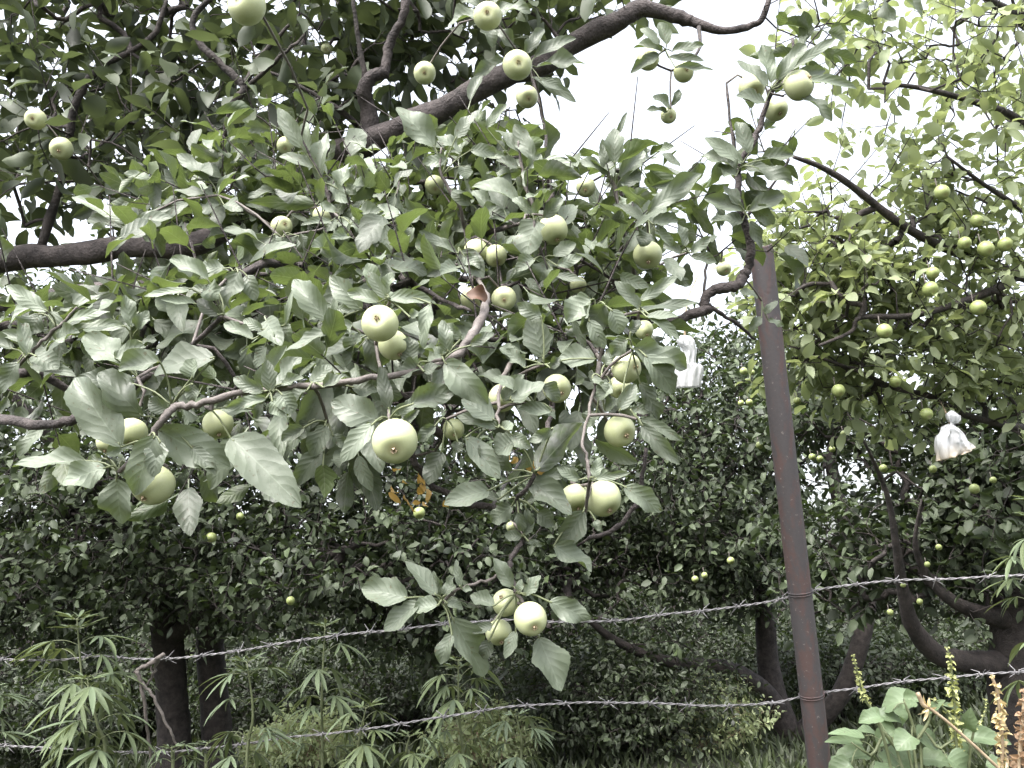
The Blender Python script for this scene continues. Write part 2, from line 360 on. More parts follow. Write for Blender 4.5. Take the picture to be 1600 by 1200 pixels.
class Skeleton:
    def __init__(self): self.p, self.par, self.fix, self.chains = [], [], [], []
    def line(self, L):
        s = len(self.p)
        for i, r in enumerate(L): self.p.append(r[:3]); self.par.append(s + i - 1 if i else -1); self.fix.append(r[3])
    def grow(self, targets, rng, order_from=None, sag=0.13):
        tg = np.asarray(targets, float); base = np.array(self.p)
        d = np.sqrt(((tg[:, None, :] - base[None, ::2]) ** 2).sum(-1)).min(1) if len(tg) * len(base) < 3e7 else np.linalg.norm(tg - base.mean(0), axis=1)
        cap = len(base) + 3 * len(tg); arr = np.zeros((cap, 3)); arr[:len(base)] = base; n = len(base)
        ends = np.zeros(len(tg), int)
        for t in np.argsort(d):
            g = tg[t]; D = ((arr[:n] - g) ** 2).sum(1); k = int(D.argmin()); s = arr[k]; ln = math.sqrt(D[k])
            v = rng.normal(0, 1, 3) * sag * ln
            m1 = s * .66 + g * .34 + v + Z * ln * .05; m2 = s * .33 + g * .67 + v * .6 + Z * ln * .05
            for q, pa in ((m1, k), (m2, n), (g, n + 1)):
                arr[n] = q; self.p.append(q); self.par.append(pa); self.fix.append(0.0); n += 1
            self.chains.append((k, n - 3, n - 2, n - 1)); ends[t] = n - 1
        return ends
    def emit(self, mb, r0=0.0022, power=0.46, sides=4, mat=0, rmax=0.05):
        n = len(self.p); cnt = np.zeros(n); par = np.array(self.par); p = np.array(self.p)
        for c in self.chains: cnt[c[-1]] += 1
        for i in range(n - 1, -1, -1):
            if par[i] >= 0 and self.fix[i] == 0: cnt[par[i]] += cnt[i]
        r = np.minimum(r0 * np.maximum(cnt, 1) ** power, rmax)
        for c in self.chains:
            rr = r[list(c)].copy(); rr[0] = min(rr[1] * 1.08, max(self.fix[c[0]], rr[1]) if self.fix[c[0]] else rr[1] * 1.08)
            tube(mb, p[list(c)], rr, sides if rr[0] < .012 else 6, mat, cap=False)
    def dirs(self, ends):
        p = np.array(self.p); par = np.array(self.par); return nrm(p[ends] - p[par[ends]])

def shoots(mb, ends_p, dirs, rng, nleaf, slen, L, asp, lod, tintf, up=0.75, mat=0, twig_mat=1, twig_r=0.0018, droop=0.25, cull=None, wave=.1):
    """each end carries a short leafy shoot"""
    n = len(ends_p)
    d = nrm(dirs * .6 + rand_dir(rng, n) * .55 + Z * .35)
    k = nleaf
    t = (np.arange(k) + .5) / k
    sl = rng.uniform(.6, 1.3, (n, 1)) * slen
    pos = ends_p[:, None] + d[:, None] * (t[None] * sl)[..., None]
    a = np.arange(k) * 2.4 + rng.uniform(0, 6.28, (n, 1)) + rng.normal(0, .3, (n, k))
    s = nrm(np.cross(d, rand_dir(rng, n))); b = np.cross(d, s)
    rad = np.cos(a)[..., None] * s[:, None] + np.sin(a)[..., None] * b[:, None]
    T = nrm(rad * .85 + d[:, None] * rng.uniform(.1, .9, (n, k, 1)) - Z * droop + rng.normal(0, .2, (n, k, 3)))
    N = nrm(Z * up + rng.normal(0, .5, (n, k, 3)) + d[:, None] * .25)
    Ls = L * rng.uniform(.55, 1.2, (n, k))
    keep = rng.uniform(0, 1, (n, k)) < .92
    pet = .022 * (L / .08)
    B = pos + T * pet
    if cull is not None: keep &= ~cull(B + T * (Ls * .5)[..., None])
    B, T2, N, Ls = B[keep], T[keep], N[keep], Ls[keep]; m_ = len(B)
    leaf_batch(mb, B, T2, N, Ls, Ls * asp * rng.uniform(.8, 1.15, m_), rng.uniform(.05, 1.1, m_), rng.uniform(.05, .75, m_), tintf(m_, np.nonzero(keep)[0]), lod, rng, mat, wave * rng.uniform(.3, 2.5, m_), rng.normal(0, .5, m_))
    if twig_r:
        for i in range(n): tube(mb, np.stack([ends_p[i], ends_p[i] + d[i] * sl[i] * .5, ends_p[i] + d[i] * sl[i]]), [twig_r, twig_r * .8, twig_r * .5], 3, twig_mat, cap=False)
        if lod != 'lo':
            q = np.nonzero(keep); tb = pos[q]
            S = nrm(np.cross(T2, N)) * .0011
            V = np.stack([tb - S, tb + S, B + S * .8, B - S * .8], 1).reshape(-1, 3)
            mb.add(V, [np.arange(len(tb) * 4).reshape(-1, 4)], mat, np.tile((.6, .6, .3), (len(V), 1)))

def tints(rng, y=(.05, .45), b=(.2, .8), dust=(.1, .7), odd=.04):
    def f(n, _):
        r = np.stack([rng.uniform(*y, n), rng.uniform(*b, n), rng.uniform(*dust, n)], 1)
        o = rng.uniform(0, 1, n) < odd; r[o, 0] = rng.uniform(.6, 1, o.sum()); return r
    return f

def make_tree(label, lines, lobes, nshoot, seed, leafmat, nleaf=11, slen=.26, L=.075, asp=.56, lod='lo', tf=None, group='orchard trees', twig_r=.0022, up=.75, rmax=.06, barkmat='bark', cull=None, extra=None):
    rng = np.random.default_rng(seed)
    base = lines[0][0][:3]
    root = empty('apple_tree', (base[0], base[1], 0), label, 'tree', group)
    tr = MB(); sk = Skeleton()
    for i, L_ in enumerate(lines):
        tube(tr, L_[:, :3], L_[:, 3], 12 if L_[0, 3] > .05 else 8, 0, .07, rng); sk.line(L_)
    tr.build('trunk', M[barkmat], root, base)
    tg = lobe_points(lobes, nshoot, rng)
    tg = tg[tg[:, 2] > .15]
    if cull is not None: tg = tg[~cull(tg)]
    ends = sk.grow(tg, rng)
    cr = MB(); sk.emit(cr, mat=1, rmax=rmax)
    shoots(cr, np.array(sk.p)[ends], sk.dirs(ends), rng, nleaf, slen, L, asp, lod, tf or tints(rng), up, twig_r=twig_r)
    cr.build('crown', [M[leafmat], M[barkmat]], root, base)
    return root, sk, rng

def wl(rows, sub=5):
    return smooth_line(np.array(rows, float), sub)
def ln_px(rows, ground_to=None, sub=5):
    o = pxline(rows, sub)
    if ground_to is not None:
        g = o[0].copy(); g[2] = -.15; g[3] = o[0, 3] * 1.25; g[0] += ground_to
        o = np.concatenate([smooth_line(np.stack([g, (g + o[0]) / 2, o[0]]), 4)[:-1], o])
    return o

def build_trees():
    # twin-trunk tree behind the left half of the fence
    A1 = ln_px([(272, 1150, 6.5, 52), (268, 1080, 6.5, 48), (262, 1000, 6.5, 46), (240, 920, 6.5, 42), (180, 820, 6.4, 34), (90, 700, 6.2, 24), (0, 600, 6, 16)], 0)
    A2 = ln_px([(340, 1150, 6.7, 48), (332, 1060, 6.7, 44), (330, 980, 6.7, 42), (370, 880, 6.6, 36), (460, 760, 6.4, 28), (560, 660, 6.2, 20), (640, 600, 6, 13)], 0)
    A3 = ln_px([(330, 985, 6.7, 34), (310, 860, 6.9, 28), (330, 720, 7.1, 22), (360, 560, 7.2, 14)])
    A4 = ln_px([(262, 1000, 6.5, 30), (330, 950, 6.2, 22), (440, 900, 5.9, 18), (560, 850, 5.6, 12)])
    lob = [(P(120, 760, 6.3), (1.9, 1.4, .95), 1.4), (P(430, 760, 6.2), (1.8, 1.3, .9), 1.3), (P(700, 780, 6.6), (1.1, 1.2, .85), .9), (P(350, 560, 6.9), (2.2, 1.3, .7), .9), (P(-120, 800, 6.2), (1.3, 1.3, .9), .8),
           (P(560, 900, 5.9), (1.5, .9, .42), .6), (P(110, 930, 6.0), (1.2, .9, .4), .5), (P(700, 960, 6.6), (.9, .9, .4), .4)]
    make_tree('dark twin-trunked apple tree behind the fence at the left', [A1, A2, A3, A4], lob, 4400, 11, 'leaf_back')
    # centre tree with forked bending trunk, seen left and right of the post
    B1 = ln_px([(1250, 1190, 7.2, 46), (1222, 1120, 7.2, 40), (1200, 1040, 7.3, 34), (1195, 960, 7.3, 30), (1180, 860, 7.3, 24), (1120, 740, 7.2, 16), (1080, 640, 7, 10)], 0.05)
    B2 = ln_px([(1222, 1120, 7.2, 34), (1190, 1075, 7.1, 28), (1130, 1042, 7.0, 24), (1050, 1035, 6.9, 18), (960, 1000, 6.7, 13), (880, 930, 6.5, 8)])
    B3 = ln_px([(1240, 1160, 7.2, 36), (1310, 1090, 7.0, 30), (1345, 1000, 6.9, 28), (1355, 920, 6.9, 26), (1335, 850, 6.9, 26), (1310, 780, 7.0, 22), (1300, 700, 7.0, 16), (1330, 600, 7.0, 10)])
    lob = [(P(1080, 740, 7.2), (.95, 1.1, .95), 1.3), (P(1010, 930, 7.0), (1.0, .9, .5), .15), (P(1190, 640, 7.4), (1.0, 1.0, .9), .8), (P(900, 830, 7.4), (.8, .9, .6), .7), (P(1150, 860, 6.9), (.6, .8, .5), .5)]
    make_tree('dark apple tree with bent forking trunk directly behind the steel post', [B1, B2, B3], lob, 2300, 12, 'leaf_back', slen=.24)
    # pale tree on the right, limbs reaching left
    C1 = ln_px([(1600, 1190, 4.14, 84), (1588, 1080, 4.14, 78), (1590, 960, 4.14, 72), (1610, 820, 4.07, 64), (1650, 680, 3.92, 52), (1680, 520, 3.77, 42), (1700, 380, 3.63, 30), (1690, 240, 3.48, 20)], 0.02)
    C2 = ln_px([(1588, 1040, 4.14, 46), (1530, 1035, 4.07, 36), (1470, 1025, 4.00, 32), (1430, 985, 3.92, 26), (1412, 930, 3.85, 20), (1400, 850, 3.77, 12), (1385, 770, 3.75, 8), (1350, 690, 3.7, 4), (1320, 640, 3.7, 2)])
    C3 = ln_px([(1590, 970, 4.14, 40), (1540, 960, 4.07, 26), (1490, 940, 4.00, 20), (1450, 900, 4.00, 14), (1430, 850, 3.95, 8), (1440, 780, 3.9, 3)])
    C4 = ln_px([(1680, 470, 3.70, 24), (1600, 432, 3.18, 17), (1560, 450, 3.03, 14), (1480, 480, 2.92, 11), (1420, 494, 2.89, 10), (1345, 496, 2.85, 8), (1330, 518, 2.85, 6), (1280, 540, 2.81, 5)])
    C5 = ln_px([(1690, 460, 3.70, 28), (1590, 428, 3.33, 18), (1525, 405, 3.11, 16), (1460, 380, 3.03, 14), (1400, 345, 2.96, 13), (1330, 290, 2.89, 11), (1285, 262, 2.85, 9), (1240, 245, 2.81, 6)])
    C6 = ln_px([(1660, 660, 3.85, 22), (1600, 668, 3.40, 13), (1550, 660, 3.26, 11), (1500, 645, 3.18, 10), (1450, 618, 3.15, 9), (1400, 607, 3.11, 8), (1340, 580, 3.03, 6), (1270, 555, 2.96, 4)])
    C7 = ln_px([(1695, 300, 3.55, 24), (1600, 195, 3.11, 13), (1540, 165, 2.96, 11), (1450, 140, 2.89, 8), (1380, 130, 2.81, 5)])
    C8 = ln_px([(1690, 240, 3.48, 24), (1660, 100, 3.26, 20), (1600, 35, 3.11, 18), (1545, 0, 2.96, 13), (1480, -60, 2.89, 8)])
    C9 = ln_px([(1690, 400, 3.63, 16), (1600, 330, 3.11, 9), (1540, 290, 2.96, 7), (1480, 245, 2.89, 4)])
    lob = [(P(1480, 850, 4.3), (.60, .45, .42), 1.7), (P(1580, 760, 4.1), (.36, .45, .45), 1.0), (P(1310, 880, 4.6), (.36, .4, .30), .7), (P(1480, 690, 4.5), (.6, .4, .28), 1.1), (P(1270, 640, 4.7), (.26, .4, .22), .5), (P(1600, 560, 4.3), (.5, .5, .4), .7), (P(1750, 800, 4.2), (.5, .5, .6), .6)]
    make_tree('dark small-leaved apple tree at the right edge with low curving limbs', [C1, C2, C3], lob, 1000, 14, 'leaf_back', nleaf=10, slen=.18, L=.068, twig_r=.002)
    P1 = ln_px([(1850, 1200, 3.75, 84), (1842, 900, 3.75, 74), (1830, 650, 3.7, 66), (1800, 480, 3.65, 50), (1795, 320, 3.6, 34), (1800, 150, 3.55, 20), (1770, 0, 3.5, 10), (1740, -120, 3.45, 4)], 0)
    def att(L_):
        y = float(proj(L_[0, :3])[1]); q = P(1800, y + 60, 3.65); n_ = np.array([*q, L_[0, 3] * 1.35]); return np.concatenate([smooth_line(np.stack([n_, (n_ + L_[0]) / 2, L_[0]]), 3)[:-1], L_])
    C4, C5, C6, C7, C8, C9 = [att(q) for q in (C4, C5, C6, C7, C8, C9)]
    lob = [(P(1400, 460, 3.05), (.54, .2, .30), 1.3), (P(1530, 420, 3.05), (.42, .2, .32), .8), (P(1275, 430, 3.0), (.20, .2, .26), .6), (P(1470, 610, 3.2), (.46, .3, .16), .8), (P(1300, 570, 3.2), (.24, .25, .16), .5),
           (P(1480, 110, 3.0), (.46, .4, .32), .42), (P(1330, 40, 3.0), (.26, .3, .16), .12), (P(1570, 50, 3.1), (.3, .3, .3), .25), (P(1570, 250, 3.1), (.26, .35, .22), .2), (P(1400, 290, 3.1), (.28, .3, .09), .22), (P(1760, 250, 3.5), (.6, .5, .8), .9)]
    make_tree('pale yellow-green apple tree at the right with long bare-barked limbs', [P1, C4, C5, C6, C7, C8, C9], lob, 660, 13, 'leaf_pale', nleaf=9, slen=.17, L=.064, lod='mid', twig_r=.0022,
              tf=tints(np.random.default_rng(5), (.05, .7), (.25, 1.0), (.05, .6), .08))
    # low-branched row that closes the view under the crowns
    low = [(-6.3, 9.6, 'low-branched dark apple tree behind the far left hemp plant'), (-3.4, 10.2, 'low-branched dark apple tree seen right of the twin trunks'), (-.5, 9.8, 'low-branched dark apple tree behind the lowest cluster of apples'),
           (.9, 10.8, 'low-branched dark apple tree seen under the bent trunk left of the post'), (4.3, 10.4, 'low-branched dark apple tree behind the weeds right of the post'), (7.0, 9.6, 'low-branched dark apple tree closing the lower right corner')]
    for i, (x, y, lab) in enumerate(low):
        T1 = wl([(x, y, -.1, .11), (x + .05, y, .4, .10), (x - .2, y, .9, .07), (x - .5, y + .1, 1.5, .03)]); T2 = wl([(x + .02, y, .35, .07), (x + .5, y - .1, .8, .05), (x + 1.0, y, 1.2, .02)])
        lob = [((x, y, 1.2), (1.7, .9, 1.0), 1), ((x - .9, y - .2, .6), (1.0, .8, .55), .6), ((x + .9, y - .2, .6), (1.0, .8, .55), .6)]
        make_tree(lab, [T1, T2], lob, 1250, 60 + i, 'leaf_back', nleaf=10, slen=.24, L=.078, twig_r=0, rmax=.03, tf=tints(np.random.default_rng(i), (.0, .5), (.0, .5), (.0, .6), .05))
    # farther rows
    far = [(-5.5, 12.5, 2.6, 'far apple tree behind the twin-trunked one, farthest left'), (-1.6, 13.5, 2.5, 'far apple tree glimpsed between the hemp plants and the lowest apples'), (2.2, 14.0, 2.2, 'far apple tree low behind the barbed wire left of the post'),
           (7.6, 13.5, 2.4, 'far apple tree behind the right edge trunk'), (-8.5, 17, 3.0, 'distant apple tree closing the orchard at the far left'), (9.5, 17, 3.0, 'distant apple tree closing the orchard at the far right'), (0.3, 19, 3.0, 'distant apple tree in the middle of the last orchard row')]
    for i, (x, y, h, lab) in enumerate(far):
        r = random.Random(i)
        T1 = wl([(x, y, -.1, .16), (x + .05, y, .6, .13), (x - .1, y + .1, 1.2, .11), (x - .5, y, 1.9, .07), (x - .9, y, 2.6, .03)])
        T2 = wl([(x - .05, y, .8, .10), (x + .4, y, 1.5, .07), (x + .9, y - .2, 2.2, .03)])
        lob = [((x, y, 1.9), (2.1, 1.8, 1.15), 1), ((x - 1.1, y, 1.5), (1.3, 1.4, .8), .6), ((x + 1.1, y - .3, 1.5), (1.3, 1.4, .8), .6)]
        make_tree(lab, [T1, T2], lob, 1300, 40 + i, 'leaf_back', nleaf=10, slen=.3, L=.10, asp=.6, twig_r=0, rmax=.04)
build_trees()

# ------------------------------------------------------------------ shrubs far behind, open light put into their pale leaf colour
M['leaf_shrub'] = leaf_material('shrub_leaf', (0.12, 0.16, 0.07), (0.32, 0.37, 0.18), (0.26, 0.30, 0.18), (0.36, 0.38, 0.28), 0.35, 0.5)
def shrub(px, py, d, rx, rz, label, seed, n=420, mat='leaf_shrub', tn=((.5, 1), (.5, 1), (.2, .8)), group='pale shrubs under the trees', L=.05):
    bm = 'bark' if mat == 'leaf_back' else 'dry'
    rng = np.random.default_rng(seed); c = P(px, py, d); b = np.array([c[0], c[1], -.02])
    root = empty('shrub', (b[0], b[1], 0), label, 'shrub', group)
    sk = Skeleton(); mb = MB()
    for k in range(7):
        a = k * .9; L_ = wl([(b[0], b[1], -.05, .012), (b[0] + .1 * math.cos(a), b[1] + .1 * math.sin(a), rz * .5, .009), (b[0] + rx * .5 * math.cos(a), b[1] + rx * .5 * math.sin(a), rz, .005)])
        tube(mb, L_[:, :3], L_[:, 3], 5); sk.line(L_)
    mb.build('stem', M[bm], root, b)
    tg = np.array([b[0], b[1], rz * .75]) + rand_dir(rng, n) * rng.uniform(.3, 1, (n, 1)) * np.array([rx, rx * .8, rz * .6]); tg = tg[tg[:, 2] > .03]
    e = sk.grow(tg, rng); f = MB(); sk.emit(f, r0=.0012, mat=1, rmax=.01)
    shoots(f, np.array(sk.p)[e], sk.dirs(e), rng, 9, .14, L, .5, 'lo', tints(rng, *tn), twig_r=.001)
    f.build('foliage', [M[mat], M[bm]], root, b)
shrub(1110, 1180, 6.7, .48, .42, 'pale bushy shrub at the bottom, left of the post foot', 71)
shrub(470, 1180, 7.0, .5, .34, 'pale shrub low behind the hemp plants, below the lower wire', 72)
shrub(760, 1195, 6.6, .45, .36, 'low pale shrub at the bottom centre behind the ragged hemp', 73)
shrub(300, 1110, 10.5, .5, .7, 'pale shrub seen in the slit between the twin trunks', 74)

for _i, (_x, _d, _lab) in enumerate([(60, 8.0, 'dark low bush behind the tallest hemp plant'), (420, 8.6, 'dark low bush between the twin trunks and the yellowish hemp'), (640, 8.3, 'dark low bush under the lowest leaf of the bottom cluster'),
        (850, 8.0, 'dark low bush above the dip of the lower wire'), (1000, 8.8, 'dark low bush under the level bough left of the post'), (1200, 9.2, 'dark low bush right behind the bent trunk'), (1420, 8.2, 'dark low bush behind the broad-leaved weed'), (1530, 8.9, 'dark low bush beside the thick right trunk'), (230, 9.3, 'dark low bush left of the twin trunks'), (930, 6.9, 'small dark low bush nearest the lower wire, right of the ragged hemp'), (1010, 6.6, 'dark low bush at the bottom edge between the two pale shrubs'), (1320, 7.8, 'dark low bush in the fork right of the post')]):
    shrub(_x, 1150, _d, .85, .62, _lab, 90 + _i, 620, 'leaf_back', ((.0, .5), (.0, .45), (.0, .5)), 'dark low bushes under the trees', .062)  # low brightness tints paint the gloom under the trees into these leaves

# ------------------------------------------------------------------ apples
APRES = {}
def apple_mesh(res, seed):
    """unit-diameter apple, stem along +Z, calyx along -Z; returns a data block"""
    key = (res, seed)
    if key in APRES: return APRES[key]
    rng = np.random.default_rng(seed); nu, nv = (22, 32) if res else (10, 14)
    t = np.linspace(0.0001, math.pi, nu); a = np.arange(nv) * 2 * math.pi / nv
    rr = .5 * np.sin(t) ** .86 * (1 - .075 * np.cos(t + .3) * -1 * 0) 
    z = .46 * np.cos(t) - .10 * np.exp(-(t / .33) ** 2) + .075 * np.exp(-((math.pi - t) / .36) ** 2)
    rr = rr * (1 + (.03 + .02 * (seed % 3)) * np.cos(t)); z = z * (1 + .04 * ((seed * 7) % 3 - 1))
    lob = 1 + .04 * np.cos(5 * a[None] + seed) * np.exp(-((math.pi - t[:, None]) / .8) ** 2) + .04 * np.cos(a[None] + seed * 2.1) + .015 * np.cos(2 * a[None] + seed)
    V = np.stack([rr[:, None] * lob * np.cos(a), rr[:, None] * lob * np.sin(a), np.broadcast_to(z[:, None], (nu, nv)) + .012 * np.cos(a[None] + seed) * np.sin(t[:, None])], -1).reshape(-1, 3)
    i, j = np.meshgrid(np.arange(nu - 1), np.arange(nv), indexing='ij'); i, j = i.ravel(), j.ravel(); k = (j + 1) % nv
    F = np.stack([i * nv + j, (i + 1) * nv + j, (i + 1) * nv + k, i * nv + k], 1)
    tint = np.zeros((nu, nv, 3)); tint[..., 0] = (np.exp(-((math.pi - t) / .22) ** 2) + .6 * np.exp(-(t / .25) ** 2))[:, None]
    APRES[key] = (V, F, tint.reshape(-1, 3)); return APRES[key]
MESH = {}
def rot_to(axis, spin):
    q = Vector(axis).to_track_quat('Z', 'Y'); return (q.to_matrix() @ Matrix.Rotation(spin, 3, 'Z')).to_euler()
APPLES = []      # (centre, radius, stem tip)
def apple(px, py, d, depth, cal, label, group, detail=True, squash=1.0):
    r = d * depth / FPX / 2; c = P(px, py, depth); seed = len(APPLES) % 5 + 1
    if cal is None: cal = (.15, .5)
    ox, oy = cal; oz = math.sqrt(max(0, 1 - ox * ox - oy * oy)) if ox * ox + oy * oy < 1 else 0
    ax = nrm(ox * RT - oy * UP - oz * FW)          # direction of the calyx
    key = (detail, seed)
    if key not in MESH:
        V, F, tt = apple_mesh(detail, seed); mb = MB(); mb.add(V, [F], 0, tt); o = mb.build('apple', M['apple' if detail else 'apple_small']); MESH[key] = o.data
        bpy.data.objects.remove(o)
        if detail and 'stem' not in MESH:
            mb = MB(); tube(mb, smooth_line([(0, 0, .30, .028), (.02, .0, .45, .022), (.06, .01, .62, .026)], 4)[:, :3], [.028] * 4 + [.022] * 4 + [.03], 6)
            o = mb.build('stem', M['twig']); MESH['stem'] = o.data; bpy.data.objects.remove(o)
            mb = MB(); rg = np.random.default_rng(8); a = np.arange(5) * 2 * math.pi / 5
            b = np.stack([.035 * np.cos(a), .035 * np.sin(a), np.full(5, -.375)], 1); T = np.stack([np.cos(a) * .5, np.sin(a) * .5, np.full(5, -.8)], 1)
            leaf_batch(mb, b, T, np.stack([np.cos(a), np.sin(a), a * 0 + .3], 1), .11, .07, .9, .3, (.2, .4, .8), 'mid', rg, shape='lance')
            tube(mb, np.array([(0, 0, -.34), (0, 0, -.40)]), [.05, .03], 7)
            o = mb.build('calyx', M['dry']); MESH['calyx'] = o.data; bpy.data.objects.remove(o)
    o = bpy.data.objects.new('apple', MESH[key]); COL.objects.link(o)
    o.location = c; o.scale = (2 * r * squash,) * 2 + (2 * r,); o.rotation_euler = rot_to(-ax, px * .7)
    tag(o, label, 'apple', group)
    if detail:
        for k in ('stem', 'calyx'):
            q = bpy.data.objects.new(k, MESH[k]); COL.objects.link(q); q.parent = o
    APPLES.append((c, r, c - ax * 2 * r * .60, d, depth))
G1 = 'green apples on the front branches'
FRONT = [
 (594, 504, 58, .98, (-.08, -.22), 'large pale apple facing out under the bright yellow-green leaves, left of centre'),
 (616, 540, 47, 1.03, (.5, .7), 'apple tucked under and right of the one beneath bright yellow-green leaves'),
 (616, 689, 71, .93, (.1, .42), 'largest apple of all, brightly lit, above the yellow withered leaves'),
 (979, 574, 48, 1.10, (.62, -.02), 'round apple left of the hanging white plastic, its eye turned right'),
 (968, 606, 36, 1.16, (.1, .6), 'yellowish apple mostly hidden below the apple beside the white plastic'),
 (968, 674, 50, 1.12, (.42, .28), 'pale apple right of centre with one lit shoulder, leaf pair at its right'),
 (942, 780, 57, 1.08, (.36, .64), 'big apple of the touching pair above the upper wire, right of centre'),
 (899, 778, 47, 1.12, (.2, .8), 'apple half hidden by a leaf, left one of the pair over the upper wire'),
 (870, 607, 45, 1.16, (.35, .4), 'bright apple in the middle half covered by a round grey leaf'),
 (786, 622, 44, 1.14, (0, .7), 'apple split in view by a narrow leaf, centre of the branch'),
 (789, 941, 42, 1.04, (-.34, -.62), 'top apple of the lowest cluster of three, eye turned upward'),
 (829, 967, 52, 1.00, (.28, .38), 'right and largest apple of the lowest cluster of three'),
 (780, 988, 42, 1.05, (.22, .7), 'bottom left apple of the lowest cluster of three'),
 (340, 663, 47, 1.04, (.3, .8), 'bright apple right of the big left leaf cluster, above the longest leaf'),
 (206, 677, 46, 1.06, (.1, .8), 'apple behind the large veined leaf of the left cluster, right of two'),
 (172, 690, 42, 1.06, (-.2, .8), 'apple behind the large veined leaf of the left cluster, left of two'),
 (240, 758, 64, .99, (-.3, .68), 'lowest apple of the left cluster with a brown eye under grey leaf'),
 (787, 466, 39, 1.32, (.05, .25), 'small darker apple right of the brown curled leaf on the pink stem'),
 (740, 468, 40, 1.36, (.2, .5), 'apple behind the brown curled leaf at the top of the pink stem'),
 (744, 393, 37, 1.40, (.3, .7), 'left apple of the small pair above the dark glossy leaf'),
 (775, 400, 35, 1.40, (.2, .8), 'right apple of the small pair above the dark glossy leaf'),
 (864, 359, 47, 1.36, (.3, .85), 'apple against the bright sky edge, half behind a broad grey leaf'),
 (1012, 398, 45, 1.38, (-.05, .72), 'apple left of the post top, hanging under a dark leaf'),
 (708, 671, 34, 1.22, (.2, .55), 'small dull apple right of the largest one'),
 (904, 446, 26, 1.45, (.3, .6), 'small bright apple mostly hidden in shade, between centre and post top'),
 (440, 353, 33, 1.62, (.6, -.1), 'small apple above a row of blue-grey leaves, upper left of centre'),
 (503, 337, 29, 1.66, (.3, .8), 'small apple right of the one above the blue-grey leaves'),
 (386, 8, 60, 1.20, (-.45, -.15), 'large apple cut off by the top edge, left half'),
 (761, 25, 44, 1.70, (.02, .08), 'apple near the top edge over the thick limb, facing straight out'),
 (808, 102, 46, 1.70, (.1, .1), 'apple hanging in front of the thick dark limb'),
 (663, 114, 35, 1.80, (.1, .3), 'dull apple between the forked limb and the thick limb'),
 (824, 152, 35, 1.9, (.1, .4), 'shaded apple just under the thick limb beside open sky'),
 (1013, 92, 35, 1.9, (.1, .1), 'left of two apples hanging in the open sky'),
 (1068, 112, 32, 1.9, (.2, .1), 'right of two apples hanging in the open sky'),
 (1248, 133, 47, 1.62, (.6, -.4), 'bright apple at the tip of the upright branch above the post'),
 (1174, 137, 42, 1.70, (.1, .6), 'dull apple left of the bright one on the upright branch'),
 (1212, 172, 37, 1.72, (.2, .6), 'shaded apple under the bright one on the upright branch'),
 (95, 232, 35, 2.0, (.2, .5), 'apple in the dark upper left canopy, above the sky gaps'),
 (56, 186, 32, 2.0, (.1, .2), 'dim apple higher and nearer the left edge in dark canopy'),
 (447, 228, 28, 2.0, (.1, .6), 'apple in shade left of the upright young shoot'),
 (1131, 420, 23, 2.0, (.2, .5), 'small apple left of the post top over the crooked branch'),
 (680, 290, 31, 1.72, (.1, .6), 'yellowish apple among grey leaves below the thick limb'),
 (916, 293, 31, 1.72, (-.2, .5), 'apple at the leafy edge of the big sky opening'),
 (1045, 181, 25, 1.9, (.2, .4), 'small apple alone at the tip of a spray in the sky'),
 (1006, 516, 30, 1.2, (.3, .6), 'pale apple peeping over the arched leaf beside the white plastic'),
 (798, 823, 16, 1.12, (0, .7), 'tiny fruitlet on the hanging twig above the lowest cluster'),
 (510, 77, 17, 2.3, (.1, .5), 'tiny far apple near the top, right of the forked twigs'),
]
for (x, y, d, dep, cal, lab) in FRONT: apple(x, y, d, dep, cal, lab, G1)
NFRONT = len(APPLES)

# ------------------------------------------------------------------ front tree (trunk off frame at the left)
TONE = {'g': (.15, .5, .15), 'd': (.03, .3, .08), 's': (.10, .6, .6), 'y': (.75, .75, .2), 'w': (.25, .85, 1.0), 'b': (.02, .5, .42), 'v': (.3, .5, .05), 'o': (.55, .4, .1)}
UPK = {'g': .35, 'd': .1, 's': .75, 'y': .5, 'w': .9, 'b': .45, 'v': .2, 'o': .2}
